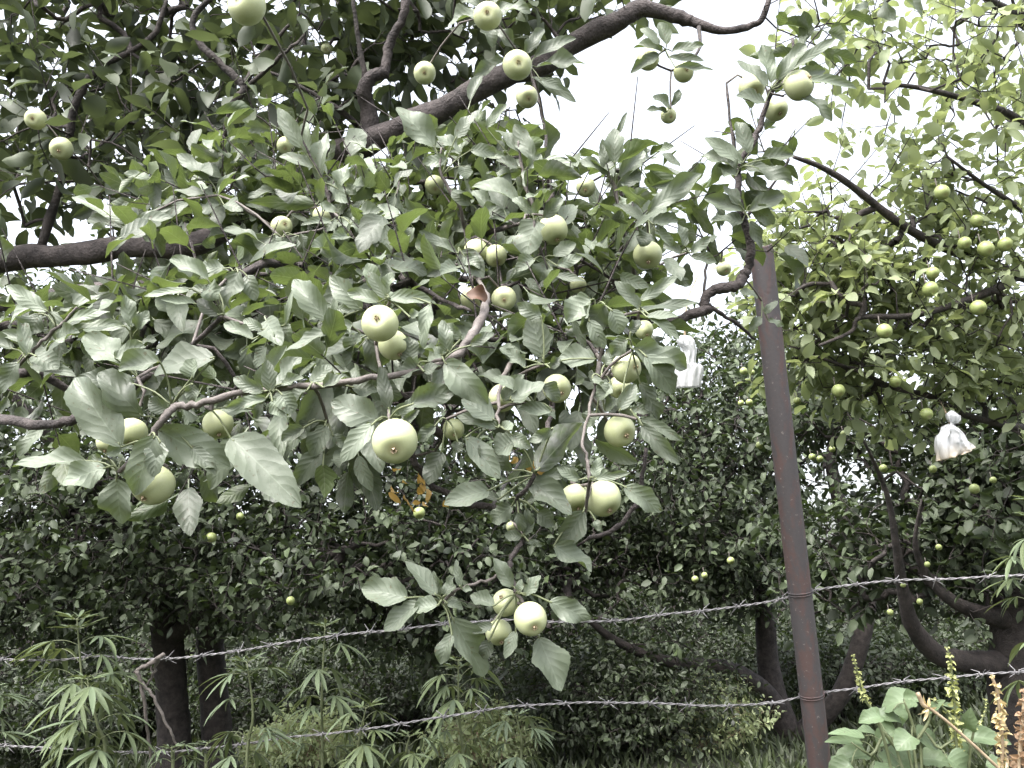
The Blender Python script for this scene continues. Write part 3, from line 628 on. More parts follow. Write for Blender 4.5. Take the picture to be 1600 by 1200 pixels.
# hub (px, py, depth) then leaves (base, tip, width px, tone[, 'u' = underside seen])
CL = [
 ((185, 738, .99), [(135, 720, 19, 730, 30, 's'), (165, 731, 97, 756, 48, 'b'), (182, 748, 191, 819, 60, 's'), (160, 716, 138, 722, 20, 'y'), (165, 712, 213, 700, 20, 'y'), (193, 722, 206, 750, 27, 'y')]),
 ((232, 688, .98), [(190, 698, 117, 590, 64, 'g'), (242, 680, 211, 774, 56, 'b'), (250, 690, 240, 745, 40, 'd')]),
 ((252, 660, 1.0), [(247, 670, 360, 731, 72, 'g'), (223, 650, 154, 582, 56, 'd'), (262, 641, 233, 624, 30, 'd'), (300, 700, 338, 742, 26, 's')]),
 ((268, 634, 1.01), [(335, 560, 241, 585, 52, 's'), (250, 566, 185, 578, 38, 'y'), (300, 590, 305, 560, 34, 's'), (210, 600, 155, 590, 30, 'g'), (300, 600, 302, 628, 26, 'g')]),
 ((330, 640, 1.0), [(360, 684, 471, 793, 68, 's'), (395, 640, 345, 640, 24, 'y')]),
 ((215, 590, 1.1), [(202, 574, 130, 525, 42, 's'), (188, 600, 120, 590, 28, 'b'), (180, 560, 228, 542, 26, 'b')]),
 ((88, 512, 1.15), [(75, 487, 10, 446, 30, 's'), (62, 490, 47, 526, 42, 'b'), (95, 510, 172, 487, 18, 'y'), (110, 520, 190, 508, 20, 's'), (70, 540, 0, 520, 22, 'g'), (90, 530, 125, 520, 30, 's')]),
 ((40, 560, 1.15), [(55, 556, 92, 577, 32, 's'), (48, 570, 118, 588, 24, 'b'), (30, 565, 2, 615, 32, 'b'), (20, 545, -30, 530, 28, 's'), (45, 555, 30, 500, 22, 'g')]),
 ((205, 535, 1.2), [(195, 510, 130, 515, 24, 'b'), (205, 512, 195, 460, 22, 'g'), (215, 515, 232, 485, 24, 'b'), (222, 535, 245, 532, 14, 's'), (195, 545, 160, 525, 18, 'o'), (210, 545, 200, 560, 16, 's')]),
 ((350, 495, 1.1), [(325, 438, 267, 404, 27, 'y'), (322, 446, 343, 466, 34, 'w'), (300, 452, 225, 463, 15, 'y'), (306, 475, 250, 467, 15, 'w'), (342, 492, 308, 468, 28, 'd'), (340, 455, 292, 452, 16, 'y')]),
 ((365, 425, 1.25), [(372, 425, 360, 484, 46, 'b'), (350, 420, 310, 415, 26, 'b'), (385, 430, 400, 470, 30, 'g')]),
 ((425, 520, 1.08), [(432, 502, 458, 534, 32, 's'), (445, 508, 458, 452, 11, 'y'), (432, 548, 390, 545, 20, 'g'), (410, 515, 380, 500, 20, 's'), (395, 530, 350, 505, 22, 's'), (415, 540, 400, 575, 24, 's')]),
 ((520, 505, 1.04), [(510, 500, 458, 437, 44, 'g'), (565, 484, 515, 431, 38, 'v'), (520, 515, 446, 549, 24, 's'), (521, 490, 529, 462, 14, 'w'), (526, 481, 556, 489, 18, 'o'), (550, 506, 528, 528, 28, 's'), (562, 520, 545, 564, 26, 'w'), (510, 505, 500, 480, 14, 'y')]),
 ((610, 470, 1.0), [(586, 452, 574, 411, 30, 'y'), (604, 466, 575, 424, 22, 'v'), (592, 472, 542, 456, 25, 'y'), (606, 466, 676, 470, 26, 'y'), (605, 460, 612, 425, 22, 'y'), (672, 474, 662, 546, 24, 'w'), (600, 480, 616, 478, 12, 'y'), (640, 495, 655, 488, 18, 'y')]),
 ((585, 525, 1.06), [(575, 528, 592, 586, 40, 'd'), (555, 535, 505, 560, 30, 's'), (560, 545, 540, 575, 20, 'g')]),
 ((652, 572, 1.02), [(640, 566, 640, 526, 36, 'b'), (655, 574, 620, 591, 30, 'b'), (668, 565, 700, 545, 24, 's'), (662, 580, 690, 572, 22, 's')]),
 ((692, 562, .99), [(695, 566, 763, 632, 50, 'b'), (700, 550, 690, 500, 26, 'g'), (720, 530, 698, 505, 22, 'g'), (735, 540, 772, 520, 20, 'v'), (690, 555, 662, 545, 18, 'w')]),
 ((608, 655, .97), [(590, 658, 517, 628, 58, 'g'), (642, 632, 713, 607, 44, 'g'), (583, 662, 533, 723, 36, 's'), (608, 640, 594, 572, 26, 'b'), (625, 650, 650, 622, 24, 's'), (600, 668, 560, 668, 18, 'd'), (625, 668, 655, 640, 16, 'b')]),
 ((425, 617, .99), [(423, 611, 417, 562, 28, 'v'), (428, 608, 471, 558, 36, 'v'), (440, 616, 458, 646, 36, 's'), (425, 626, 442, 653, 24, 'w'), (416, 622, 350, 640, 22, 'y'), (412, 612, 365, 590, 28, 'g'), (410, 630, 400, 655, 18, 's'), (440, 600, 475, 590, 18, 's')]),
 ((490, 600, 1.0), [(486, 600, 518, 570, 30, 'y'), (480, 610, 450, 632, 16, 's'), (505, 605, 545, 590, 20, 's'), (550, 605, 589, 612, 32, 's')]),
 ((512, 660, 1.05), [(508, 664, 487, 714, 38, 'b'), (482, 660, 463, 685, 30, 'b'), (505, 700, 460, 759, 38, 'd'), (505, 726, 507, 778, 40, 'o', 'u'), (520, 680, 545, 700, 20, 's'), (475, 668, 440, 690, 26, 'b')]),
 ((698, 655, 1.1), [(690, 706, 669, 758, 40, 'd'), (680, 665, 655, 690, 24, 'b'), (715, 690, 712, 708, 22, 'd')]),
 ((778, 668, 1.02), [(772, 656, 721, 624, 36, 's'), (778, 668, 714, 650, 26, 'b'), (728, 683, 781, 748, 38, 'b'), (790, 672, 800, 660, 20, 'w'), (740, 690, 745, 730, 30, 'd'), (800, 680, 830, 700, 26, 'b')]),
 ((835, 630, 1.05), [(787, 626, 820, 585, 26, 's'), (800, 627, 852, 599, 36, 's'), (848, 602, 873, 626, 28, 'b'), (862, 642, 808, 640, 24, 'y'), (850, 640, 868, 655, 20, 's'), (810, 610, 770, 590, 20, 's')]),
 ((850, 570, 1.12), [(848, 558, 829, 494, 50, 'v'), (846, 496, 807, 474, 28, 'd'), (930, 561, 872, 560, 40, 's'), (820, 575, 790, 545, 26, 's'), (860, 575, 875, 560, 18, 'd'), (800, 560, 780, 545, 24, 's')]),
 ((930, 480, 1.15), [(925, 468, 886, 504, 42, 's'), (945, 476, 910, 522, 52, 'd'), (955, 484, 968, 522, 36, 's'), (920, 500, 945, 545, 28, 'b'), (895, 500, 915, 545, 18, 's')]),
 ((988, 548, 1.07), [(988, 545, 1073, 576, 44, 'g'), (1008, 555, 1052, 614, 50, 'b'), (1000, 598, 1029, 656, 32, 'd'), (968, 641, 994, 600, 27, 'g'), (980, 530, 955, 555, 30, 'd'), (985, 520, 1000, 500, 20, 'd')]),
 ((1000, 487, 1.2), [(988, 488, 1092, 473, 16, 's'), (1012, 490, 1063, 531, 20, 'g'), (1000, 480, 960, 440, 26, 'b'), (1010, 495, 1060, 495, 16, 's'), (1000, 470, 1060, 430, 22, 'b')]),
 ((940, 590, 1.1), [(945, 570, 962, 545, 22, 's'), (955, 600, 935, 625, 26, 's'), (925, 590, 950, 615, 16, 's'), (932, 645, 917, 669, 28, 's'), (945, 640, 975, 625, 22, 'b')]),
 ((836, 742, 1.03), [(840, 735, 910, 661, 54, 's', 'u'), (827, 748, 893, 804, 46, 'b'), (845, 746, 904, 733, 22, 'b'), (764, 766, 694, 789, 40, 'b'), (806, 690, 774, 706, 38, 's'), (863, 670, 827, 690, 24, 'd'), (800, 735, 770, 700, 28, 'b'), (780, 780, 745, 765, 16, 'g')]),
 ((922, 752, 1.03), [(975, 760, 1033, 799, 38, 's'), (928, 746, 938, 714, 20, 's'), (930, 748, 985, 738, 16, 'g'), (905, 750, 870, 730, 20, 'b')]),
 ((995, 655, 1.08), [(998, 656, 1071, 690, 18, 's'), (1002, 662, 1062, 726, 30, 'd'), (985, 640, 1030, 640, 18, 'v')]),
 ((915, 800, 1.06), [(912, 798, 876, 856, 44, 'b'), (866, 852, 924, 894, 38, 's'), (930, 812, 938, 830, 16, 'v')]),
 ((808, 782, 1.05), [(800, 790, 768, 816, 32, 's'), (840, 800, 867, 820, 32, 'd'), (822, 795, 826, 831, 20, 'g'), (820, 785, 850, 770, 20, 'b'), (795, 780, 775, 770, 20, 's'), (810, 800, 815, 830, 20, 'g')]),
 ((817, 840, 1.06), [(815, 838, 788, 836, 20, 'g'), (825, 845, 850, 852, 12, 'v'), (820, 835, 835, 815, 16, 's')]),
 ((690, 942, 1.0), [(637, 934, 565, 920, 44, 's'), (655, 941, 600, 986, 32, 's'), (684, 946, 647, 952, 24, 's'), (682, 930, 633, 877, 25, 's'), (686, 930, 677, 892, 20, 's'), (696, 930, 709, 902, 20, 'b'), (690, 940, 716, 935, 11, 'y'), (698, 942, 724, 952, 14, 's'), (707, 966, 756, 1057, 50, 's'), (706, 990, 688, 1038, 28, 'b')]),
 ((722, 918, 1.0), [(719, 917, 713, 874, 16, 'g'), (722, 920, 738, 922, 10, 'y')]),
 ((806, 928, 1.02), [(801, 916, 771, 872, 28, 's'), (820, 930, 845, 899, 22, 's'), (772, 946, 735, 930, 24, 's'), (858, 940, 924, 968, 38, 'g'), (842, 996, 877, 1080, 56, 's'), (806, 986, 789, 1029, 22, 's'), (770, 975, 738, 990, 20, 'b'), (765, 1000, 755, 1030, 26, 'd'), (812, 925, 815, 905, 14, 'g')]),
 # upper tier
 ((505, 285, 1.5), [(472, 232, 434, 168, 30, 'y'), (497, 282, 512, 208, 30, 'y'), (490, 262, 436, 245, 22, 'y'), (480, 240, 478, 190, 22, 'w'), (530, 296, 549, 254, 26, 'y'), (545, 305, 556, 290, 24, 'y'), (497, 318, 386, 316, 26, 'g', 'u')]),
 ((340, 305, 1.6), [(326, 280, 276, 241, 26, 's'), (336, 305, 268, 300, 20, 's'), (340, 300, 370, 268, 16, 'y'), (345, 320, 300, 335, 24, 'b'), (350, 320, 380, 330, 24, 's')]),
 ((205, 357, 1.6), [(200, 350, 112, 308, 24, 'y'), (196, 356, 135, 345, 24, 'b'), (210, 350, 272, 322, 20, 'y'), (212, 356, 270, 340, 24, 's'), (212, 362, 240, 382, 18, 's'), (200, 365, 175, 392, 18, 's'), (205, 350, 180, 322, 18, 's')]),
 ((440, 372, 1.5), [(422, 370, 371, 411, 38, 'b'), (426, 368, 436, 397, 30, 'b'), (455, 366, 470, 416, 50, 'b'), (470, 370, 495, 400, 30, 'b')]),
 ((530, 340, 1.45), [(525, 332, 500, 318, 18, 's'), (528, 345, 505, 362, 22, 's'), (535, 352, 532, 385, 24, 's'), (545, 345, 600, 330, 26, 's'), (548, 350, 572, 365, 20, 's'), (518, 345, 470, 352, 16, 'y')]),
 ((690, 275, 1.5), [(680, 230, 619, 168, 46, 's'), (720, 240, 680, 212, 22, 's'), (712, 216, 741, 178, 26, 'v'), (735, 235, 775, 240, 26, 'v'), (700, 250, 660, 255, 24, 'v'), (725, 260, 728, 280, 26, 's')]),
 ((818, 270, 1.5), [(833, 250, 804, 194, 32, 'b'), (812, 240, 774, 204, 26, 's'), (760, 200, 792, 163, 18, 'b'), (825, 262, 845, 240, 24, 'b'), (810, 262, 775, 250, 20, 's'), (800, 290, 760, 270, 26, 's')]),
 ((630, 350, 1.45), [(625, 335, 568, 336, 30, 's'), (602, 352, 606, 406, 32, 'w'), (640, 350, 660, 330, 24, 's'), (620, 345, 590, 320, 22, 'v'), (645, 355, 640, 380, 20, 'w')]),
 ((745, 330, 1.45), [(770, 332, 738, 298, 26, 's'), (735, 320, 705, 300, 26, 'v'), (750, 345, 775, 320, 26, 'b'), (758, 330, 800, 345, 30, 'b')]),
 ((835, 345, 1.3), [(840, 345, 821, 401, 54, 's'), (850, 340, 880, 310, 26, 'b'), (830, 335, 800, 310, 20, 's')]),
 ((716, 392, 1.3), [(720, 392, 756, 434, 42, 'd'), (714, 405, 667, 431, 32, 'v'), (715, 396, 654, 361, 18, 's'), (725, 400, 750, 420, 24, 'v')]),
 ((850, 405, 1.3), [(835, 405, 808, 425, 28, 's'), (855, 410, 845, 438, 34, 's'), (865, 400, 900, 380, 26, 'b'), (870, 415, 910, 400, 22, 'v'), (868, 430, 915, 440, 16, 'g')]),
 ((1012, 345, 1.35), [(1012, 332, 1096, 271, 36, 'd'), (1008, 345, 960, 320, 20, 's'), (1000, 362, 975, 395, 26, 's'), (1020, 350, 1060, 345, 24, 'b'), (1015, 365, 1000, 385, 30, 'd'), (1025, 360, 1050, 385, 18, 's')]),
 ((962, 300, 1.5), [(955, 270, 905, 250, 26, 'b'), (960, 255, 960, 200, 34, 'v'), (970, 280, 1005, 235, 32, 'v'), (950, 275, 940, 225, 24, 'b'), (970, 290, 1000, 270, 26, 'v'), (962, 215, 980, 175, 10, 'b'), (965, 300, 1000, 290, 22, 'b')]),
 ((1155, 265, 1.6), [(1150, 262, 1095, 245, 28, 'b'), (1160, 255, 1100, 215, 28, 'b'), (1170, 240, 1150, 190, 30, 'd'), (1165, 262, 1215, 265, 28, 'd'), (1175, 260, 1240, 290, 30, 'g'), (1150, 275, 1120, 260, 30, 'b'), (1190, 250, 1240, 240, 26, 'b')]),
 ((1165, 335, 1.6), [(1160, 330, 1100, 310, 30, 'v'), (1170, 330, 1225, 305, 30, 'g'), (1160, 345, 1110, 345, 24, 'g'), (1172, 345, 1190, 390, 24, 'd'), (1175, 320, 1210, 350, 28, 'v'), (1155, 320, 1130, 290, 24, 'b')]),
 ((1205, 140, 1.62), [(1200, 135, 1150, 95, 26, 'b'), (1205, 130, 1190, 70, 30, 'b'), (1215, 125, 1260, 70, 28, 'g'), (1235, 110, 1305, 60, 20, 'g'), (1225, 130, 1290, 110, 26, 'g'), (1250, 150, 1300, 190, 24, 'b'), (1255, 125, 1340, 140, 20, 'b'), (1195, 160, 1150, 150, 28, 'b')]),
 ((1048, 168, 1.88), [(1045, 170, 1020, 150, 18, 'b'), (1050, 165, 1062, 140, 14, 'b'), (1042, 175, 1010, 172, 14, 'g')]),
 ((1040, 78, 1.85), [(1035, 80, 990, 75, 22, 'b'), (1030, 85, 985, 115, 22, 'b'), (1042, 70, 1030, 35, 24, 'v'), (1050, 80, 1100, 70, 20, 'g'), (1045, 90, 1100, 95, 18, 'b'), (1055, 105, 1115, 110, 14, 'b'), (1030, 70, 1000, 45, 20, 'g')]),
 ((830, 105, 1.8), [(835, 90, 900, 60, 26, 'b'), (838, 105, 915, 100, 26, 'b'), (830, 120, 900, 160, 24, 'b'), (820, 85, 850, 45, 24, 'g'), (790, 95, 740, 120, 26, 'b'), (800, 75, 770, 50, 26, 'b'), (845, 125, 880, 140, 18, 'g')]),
 ((760, 15, 1.75), [(750, 20, 700, 40, 34, 'b'), (775, 15, 830, 20, 28, 'b'), (770, 10, 800, -30, 28, 'g'), (748, 10, 715, -20, 28, 'b'), (755, 40, 770, 75, 26, 'b')]),
 ((1075, 395, 1.5), [(1080, 395, 1110, 370, 20, 'g'), (1070, 385, 1060, 350, 22, 'g'), (1080, 400, 1120, 410, 20, 'b'), (1065, 395, 1030, 380, 20, 'b')]),
 ((1190, 470, 1.7), [(1185, 465, 1155, 455, 16, 's'), (1195, 490, 1215, 470, 14, 's'), (1190, 495, 1170, 520, 16, 'v'), (1200, 500, 1225, 510, 12, 'y')]),
]
def front_tree():
    rng = np.random.default_rng(21)
    tb = np.array([-2.35, 2.0, 0.0])
    root = empty('apple_tree', tb, 'big near apple tree whose fruiting branches reach across the picture over the fence', 'tree', 'orchard trees')
    sk = Skeleton()
    crotch = P(-560, 520, 2.35)
    tl = wl([(*tb[:2], -.2, .17), (*tb[:2], .3, .145), (tb[0] + .05, tb[1] + .08, .8, .13), (crotch[0] - .05, crotch[1], crotch[2] - .25, .12), (*crotch, .10), (crotch[0] - .25, crotch[1] + .2, crotch[2] + .6, .07), (crotch[0] - .5, crotch[1] + .3, crotch[2] + 1.3, .03)])
    mb = MB(); tube(mb, tl[:, :3], tl[:, 3], 14, 0, .06, rng); mb.build('trunk', M['bark'], root, tb); sk.line(tl)
    LIMBS = [
     [(-560, 520, 2.35, 90), (-300, 450, 2.35, 52), (0, 412, 2.3, 44), (100, 396, 2.25, 42), (200, 388, 2.2, 42), (330, 372, 2.2, 42), (430, 305, 2.2, 42), (490, 258, 2.2, 44), (560, 228, 2.15, 46), (640, 192, 2.1, 44), (720, 155, 2.1, 42), (800, 118, 2.1, 42), (880, 80, 2.1, 40), (950, 40, 2.1, 38), (1000, 18, 2.1, 32), (1060, 22, 2.1, 24), (1092, 42, 2.1, 18), (1140, 45, 2.1, 14), (1185, 36, 2.1, 12), (1200, 0, 2.1, 10), (1205, -60, 2.1, 7)],
     [(575, 222, 2.14, 36), (572, 160, 2.12, 30), (577, 130, 2.1, 26), (600, 105, 2.1, 20), (615, 60, 2.1, 17), (632, 5, 2.1, 15), (650, -70, 2.1, 10)],
     [(-540, 515, 2.3, 60), (-250, 500, 2.15, 34), (100, 465, 1.95, 28), (300, 435, 1.85, 26), (420, 425, 1.8, 25), (500, 433, 1.75, 24), (620, 455, 1.7, 22), (780, 480, 1.65, 20), (900, 490, 1.62, 18), (1000, 500, 1.62, 17), (1060, 497, 1.62, 17), (1100, 488, 1.64, 19), (1108, 465, 1.64, 20), (1130, 448, 1.65, 20), (1165, 438, 1.66, 20), (1169, 400, 1.66, 16), (1162, 335, 1.66, 15), (1150, 292, 1.66, 13), (1156, 262, 1.66, 13), (1172, 228, 1.66, 12), (1190, 190, 1.66, 11), (1215, 130, 1.66, 8), (1238, 60, 1.66, 5)],
     [(-540, 530, 2.4, 60), (-250, 500, 2.9, 34), (100, 510, 3.4, 24), (400, 470, 3.5, 20), (650, 430, 3.5, 16), (900, 470, 3.6, 10)],
    ]
    for L_ in LIMBS:
        l = pxline(L_, 6); l[1:-1, :3] += rng.normal(0, .0012, (len(l) - 2, 3)) + .006 * np.sin(np.arange(1, len(l) - 1)[:, None] * np.array([.5, .37, .61]))
        l[:, 3] *= .84 * (1 + .07 * np.sin(np.arange(len(l)) * .9 + len(l))) * rng.uniform(.98, 1.02, len(l)); mb = MB(); tube(mb, l[:, :3], l[:, 3], 16, 0, .05, rng); mb.build('limb', M['limb'], root, tb); sk.line(l)
    TW = [
     ('twig', [(735, 400, 1.5, 6), (745, 430, 1.35, 7), (760, 462, 1.15, 9), (755, 487, 1.1, 15), (735, 532, 1.06, 15), (700, 562, 1.04, 14), (650, 580, 1.02, 12), (560, 594, 1.0, 11), (470, 605, 1.0, 11), (380, 612, 1.0, 11), (310, 632, 1.0, 11), (275, 634, 1.0, 12), (252, 658, .99, 12), (228, 694, .99, 9), (185, 738, .99, 7)]),
     ('limb', [(600, 405, 1.5, 9), (640, 440, 1.35, 8), (690, 468, 1.28, 7), (735, 486, 1.2, 6)]),
     ('limb', [(-260, 620, 1.9, 24), (-60, 645, 1.5, 17), (0, 655, 1.35, 16), (60, 663, 1.3, 16), (110, 657, 1.28, 15), (150, 640, 1.25, 14), (230, 590, 1.2, 11), (300, 540, 1.15, 9), (345, 496, 1.1, 8)]),
     ('limb', [(-200, 600, 1.9, 18), (0, 587, 1.5, 16), (60, 584, 1.48, 14), (125, 622, 1.5, 11), (180, 660, 1.5, 7)]),
     ('twig', [(-20, 592, 1.3, 8), (30, 570, 1.17, 6), (60, 540, 1.15, 6), (90, 512, 1.15, 5), (120, 480, 1.15, 3)]),
     ('twig', [(830, 482, 1.6, 9), (815, 540, 1.3, 9), (795, 572, 1.2, 8), (780, 620, 1.1, 6), (778, 668, 1.02, 5)]),
     ('limb', [(882, 489, 1.6, 10), (876, 540, 1.45, 9), (868, 600, 1.3, 9), (858, 660, 1.15, 8), (845, 720, 1.05, 8), (832, 748, 1.03, 7), (808, 782, 1.05, 7), (816, 812, 1.06, 7), (815, 842, 1.06, 7), (801, 868, 1.05, 8), (797, 888, 1.04, 8), (805, 926, 1.02, 6)]),
     ('twig', [(797, 888, 1.04, 5), (770, 904, 1.02, 5), (722, 919, 1.0, 5), (690, 942, 1.0, 5)]),
     ('twig', [(940, 493, 1.6, 7), (936, 540, 1.3, 6), (935, 575, 1.15, 7), (925, 620, 1.12, 5), (910, 690, 1.06, 5), (918, 720, 1.04, 6), (922, 752, 1.03, 6)]),
     ('limb', [(640, 640, 1.4, 10), (645, 715, 1.3, 11), (660, 738, 1.3, 12), (684, 764, 1.3, 11), (730, 786, 1.3, 11), (768, 792, 1.3, 9), (800, 800, 1.2, 6)]),
     ('limb', [(1010, 700, 2.0, 6), (1000, 770, 2.0, 8), (985, 800, 2.0, 8), (960, 828, 2.0, 8), (918, 842, 2.0, 6)]),
     ('bark', [(572, 165, 2.12, 12), (568, 110, 2.1, 9), (558, 50, 2.1, 7), (550, -20, 2.1, 5)]),
     ('bark', [(560, 195, 2.14, 10), (500, 152, 2.1, 7), (440, 120, 2.1, 6), (390, 105, 2.1, 4)]),
     ('bark', [(330, 372, 2.2, 16), (345, 290, 2.2, 13), (355, 210, 2.15, 13), (366, 160, 2.1, 13), (380, 135, 2.1, 12), (340, 95, 2.1, 12), (312, 66, 2.1, 12), (302, 30, 2.1, 10), (335, -10, 2.1, 8)]),
     ('bark', [(380, 135, 2.1, 10), (400, 100, 2.1, 9), (430, 62, 2.1, 7), (470, 20, 2.1, 4)]),
     ('bark', [(385, 138, 2.1, 8), (440, 88, 2.0, 6), (475, 55, 2.0, 4)]),
     ('bark', [(60, 400, 2.26, 16), (100, 260, 2.3, 13), (118, 165, 2.3, 13), (150, 112, 2.3, 11), (235, 60, 2.3, 9), (260, 0, 2.3, 7)]),
     ('bark', [(380, 400, 1.9, 8), (374, 385, 1.85, 6), (390, 440, 1.75, 5), (392, 480, 1.7, 4)]),
     ('bark', [(830, 112, 2.05, 8), (848, 180, 1.9, 6), (856, 240, 1.75, 5), (862, 300, 1.6, 4)]),
     ('limb', [(650, 458, 1.7, 10), (700, 400, 1.6, 9), (760, 365, 1.5, 8), (810, 350, 1.4, 6)]),
     ('limb', [(560, 440, 1.72, 10), (545, 390, 1.6, 8), (520, 340, 1.5, 6), (505, 285, 1.5, 5), (470, 215, 1.5, 3)]),
     ('twig', [(780, 478, 1.65, 8), (740, 400, 1.6, 7), (720, 330, 1.52, 6), (690, 275, 1.5, 5), (690, 230, 1.5, 3)]),
     ('twig', [(900, 488, 1.62, 9), (860, 400, 1.5, 7), (835, 330, 1.48, 6), (815, 265, 1.5, 5), (810, 220, 1.5, 3)]),
     ('twig', [(1000, 498, 1.62, 8), (985, 400, 1.5, 7), (962, 300, 1.5, 5), (955, 225, 1.5, 3)]),
     ('twig', [(1010, 500, 1.62, 7), (1015, 420, 1.45, 6), (1012, 345, 1.36, 5)]),
     ('bark', [(1155, 265, 1.66, 6), (1145, 220, 1.66, 5), (1135, 130, 1.7, 4)]),
     ('bark', [(1166, 340, 1.66, 6), (1200, 300, 1.66, 4), (1230, 255, 1.66, 3)]),
     ('bark', [(1112, 480, 1.64, 7), (1150, 505, 1.66, 6), (1180, 530, 1.68, 4)]),
     ('bark', [(1100, 455, 1.66, 5), (1105, 410, 1.8, 4), (1125, 395, 1.95, 3)]),
     ('bark', [(1092, 40, 2.1, 8), (1090, 80, 1.95, 5), (1050, 110, 1.9, 4), (1000, 80, 1.9, 3)]),
    ]
    for mt, L_ in TW:
        l = pxline(L_, 5); l[1:-1, :3] += rng.normal(0, .0011, (len(l) - 2, 3))
        mb = MB(); r = l[:, 3] * (1 + .13 * rng.uniform(-1, 1, len(l)))
        tube(mb, l[:, :3], r, 8, 0, .08, rng); mb.build('branch', M[mt], root, tb); sk.line(l)
    # hubs of hand-placed leaf clusters, and apple stalks
    hubs = [P(*h) for h, _ in CL]
    stalks = [a[2] for a in APPLES[:NFRONT]]
    sk.grow(np.array(hubs), rng, sag=.05); sk.grow(np.array(stalks), rng, sag=.12)
    allc = sk.chains
    for c in allc:
        tw = MB(); sk.chains = [c]; sk.emit(tw, r0=.0021, power=.3, sides=6, rmax=.004); tw.build('twig', M['twig'], root, tb)
    sk.chains = allc
    for (hub, leaves), hp in zip(CL, hubs):
        mb = MB(); d0 = hub[2]
        for lf in leaves:
            bx, by, tx, ty, w, tone = lf[:6]; under = len(lf) > 6
            ds = d0 + rng.uniform(-.02, .015); 
            b = P(bx, by, ds); ln = math.hypot(tx - bx, ty - by) * ds / FPX
            dz = rng.uniform(-.35, .25) * ln
            if ty < by - 10: dz = abs(dz)
            t = P(tx, ty, ds + dz); T = t - b; L = np.linalg.norm(T)
            Nn = nrm(-FW + UP * UPK[tone] * rng.uniform(.6, 1.4) + RT * rng.normal(0, .25))
            if under: Nn = nrm(FW * 1.0 + UP * .3)
            Tn = nrm(T); Nn = nrm(Nn - Nn.dot(Tn) * Tn); S = np.cross(Nn, Tn)
            fc = abs(S.dot(RT)) ** 2 + abs(S.dot(UP)) ** 2; fc = max(math.sqrt(fc), .5)
            fold = rng.uniform(.2, .75); W = w * ds / FPX / fc / math.cos(fold) * .87
            bend = rng.uniform(.1, .75)
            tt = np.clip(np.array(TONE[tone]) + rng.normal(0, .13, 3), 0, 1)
            # keep the chord: rotate so that the bent blade still ends near the tip
            T2 = math.cos(bend / 2) * Tn + math.sin(bend / 2) * Nn; N2 = math.cos(bend / 2) * Nn - math.sin(bend / 2) * Tn
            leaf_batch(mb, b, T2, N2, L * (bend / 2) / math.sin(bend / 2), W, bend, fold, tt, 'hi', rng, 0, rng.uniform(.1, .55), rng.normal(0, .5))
            mid = (hp + b) / 2 + Z * .004 - T2 * .002
            tube(mb, smooth_line([(*hp, .0013), (*mid, .0011), (*b, .0011), (*(b + T2 * L * .06), .0009)], 3)[:, :3], .0012, 5, 1)
        mb.build('leaf_cluster', [M['leaf_hero'], M['stem_g']], root, tb)
    # leafy fill of the crown: farther shoots of the same tree
    ac = np.array([a[0] for a in APPLES[:NFRONT]]); apx = np.array([proj(c) for c in ac]); ar = np.array([a[3] for a in APPLES[:NFRONT]])
    def cull(q, sp=1.0):
        sh = q.shape[:-1]; q = q.reshape(-1, 3); x, y, z = proj(q)
        bad = np.zeros(len(q), bool)
        for (cx, cy_, cz), r in zip(apx, ar):
            bad |= ((x - cx) ** 2 + (y - cy_) ** 2 < (r * .5 + 34 / np.maximum(z, .5)) ** 2) & (z < cz + .02)
        sky_ = ((x > 890) & (x < 1125) & (y > 60) & (y < 225)) | ((x > 1060) & (x < 1130) & (y < 260)) | ((x > 1255) & (y > 120) & (y < 600) & (z < 3))
        bad |= sky_ & (z < 3.5)
        bad |= z < .8
        return bad.reshape(sh)
    LP = []
    for L_ in LIMBS[:2]:
        l = pxline(L_, 8); x_, y_, z_ = proj(l[:, :3]); LP += list(zip(x_, y_, z_, l[:, 3] * FPX / z_))
    LP = np.array([q for q in LP if -50 < q[0] < 1250 and not (335 < q[0] < 540)])
    cull0 = cull
    def cull(q):
        b = cull0(q); sh = q.shape[:-1]; f = q.reshape(-1, 3); x, y, z = proj(f); o = np.zeros(len(f), bool)
        for i in range(0, len(f), 4000):
            D = (x[i:i + 4000, None] - LP[:, 0]) ** 2 + (y[i:i + 4000, None] - LP[:, 1]) ** 2 < (LP[:, 3] + 20) ** 2
            o[i:i + 4000] = (D & (z[i:i + 4000, None] < LP[:, 2])).any(1)
        o &= rng.uniform(0, 1, len(f)) < .74
        return b | o.reshape(sh)
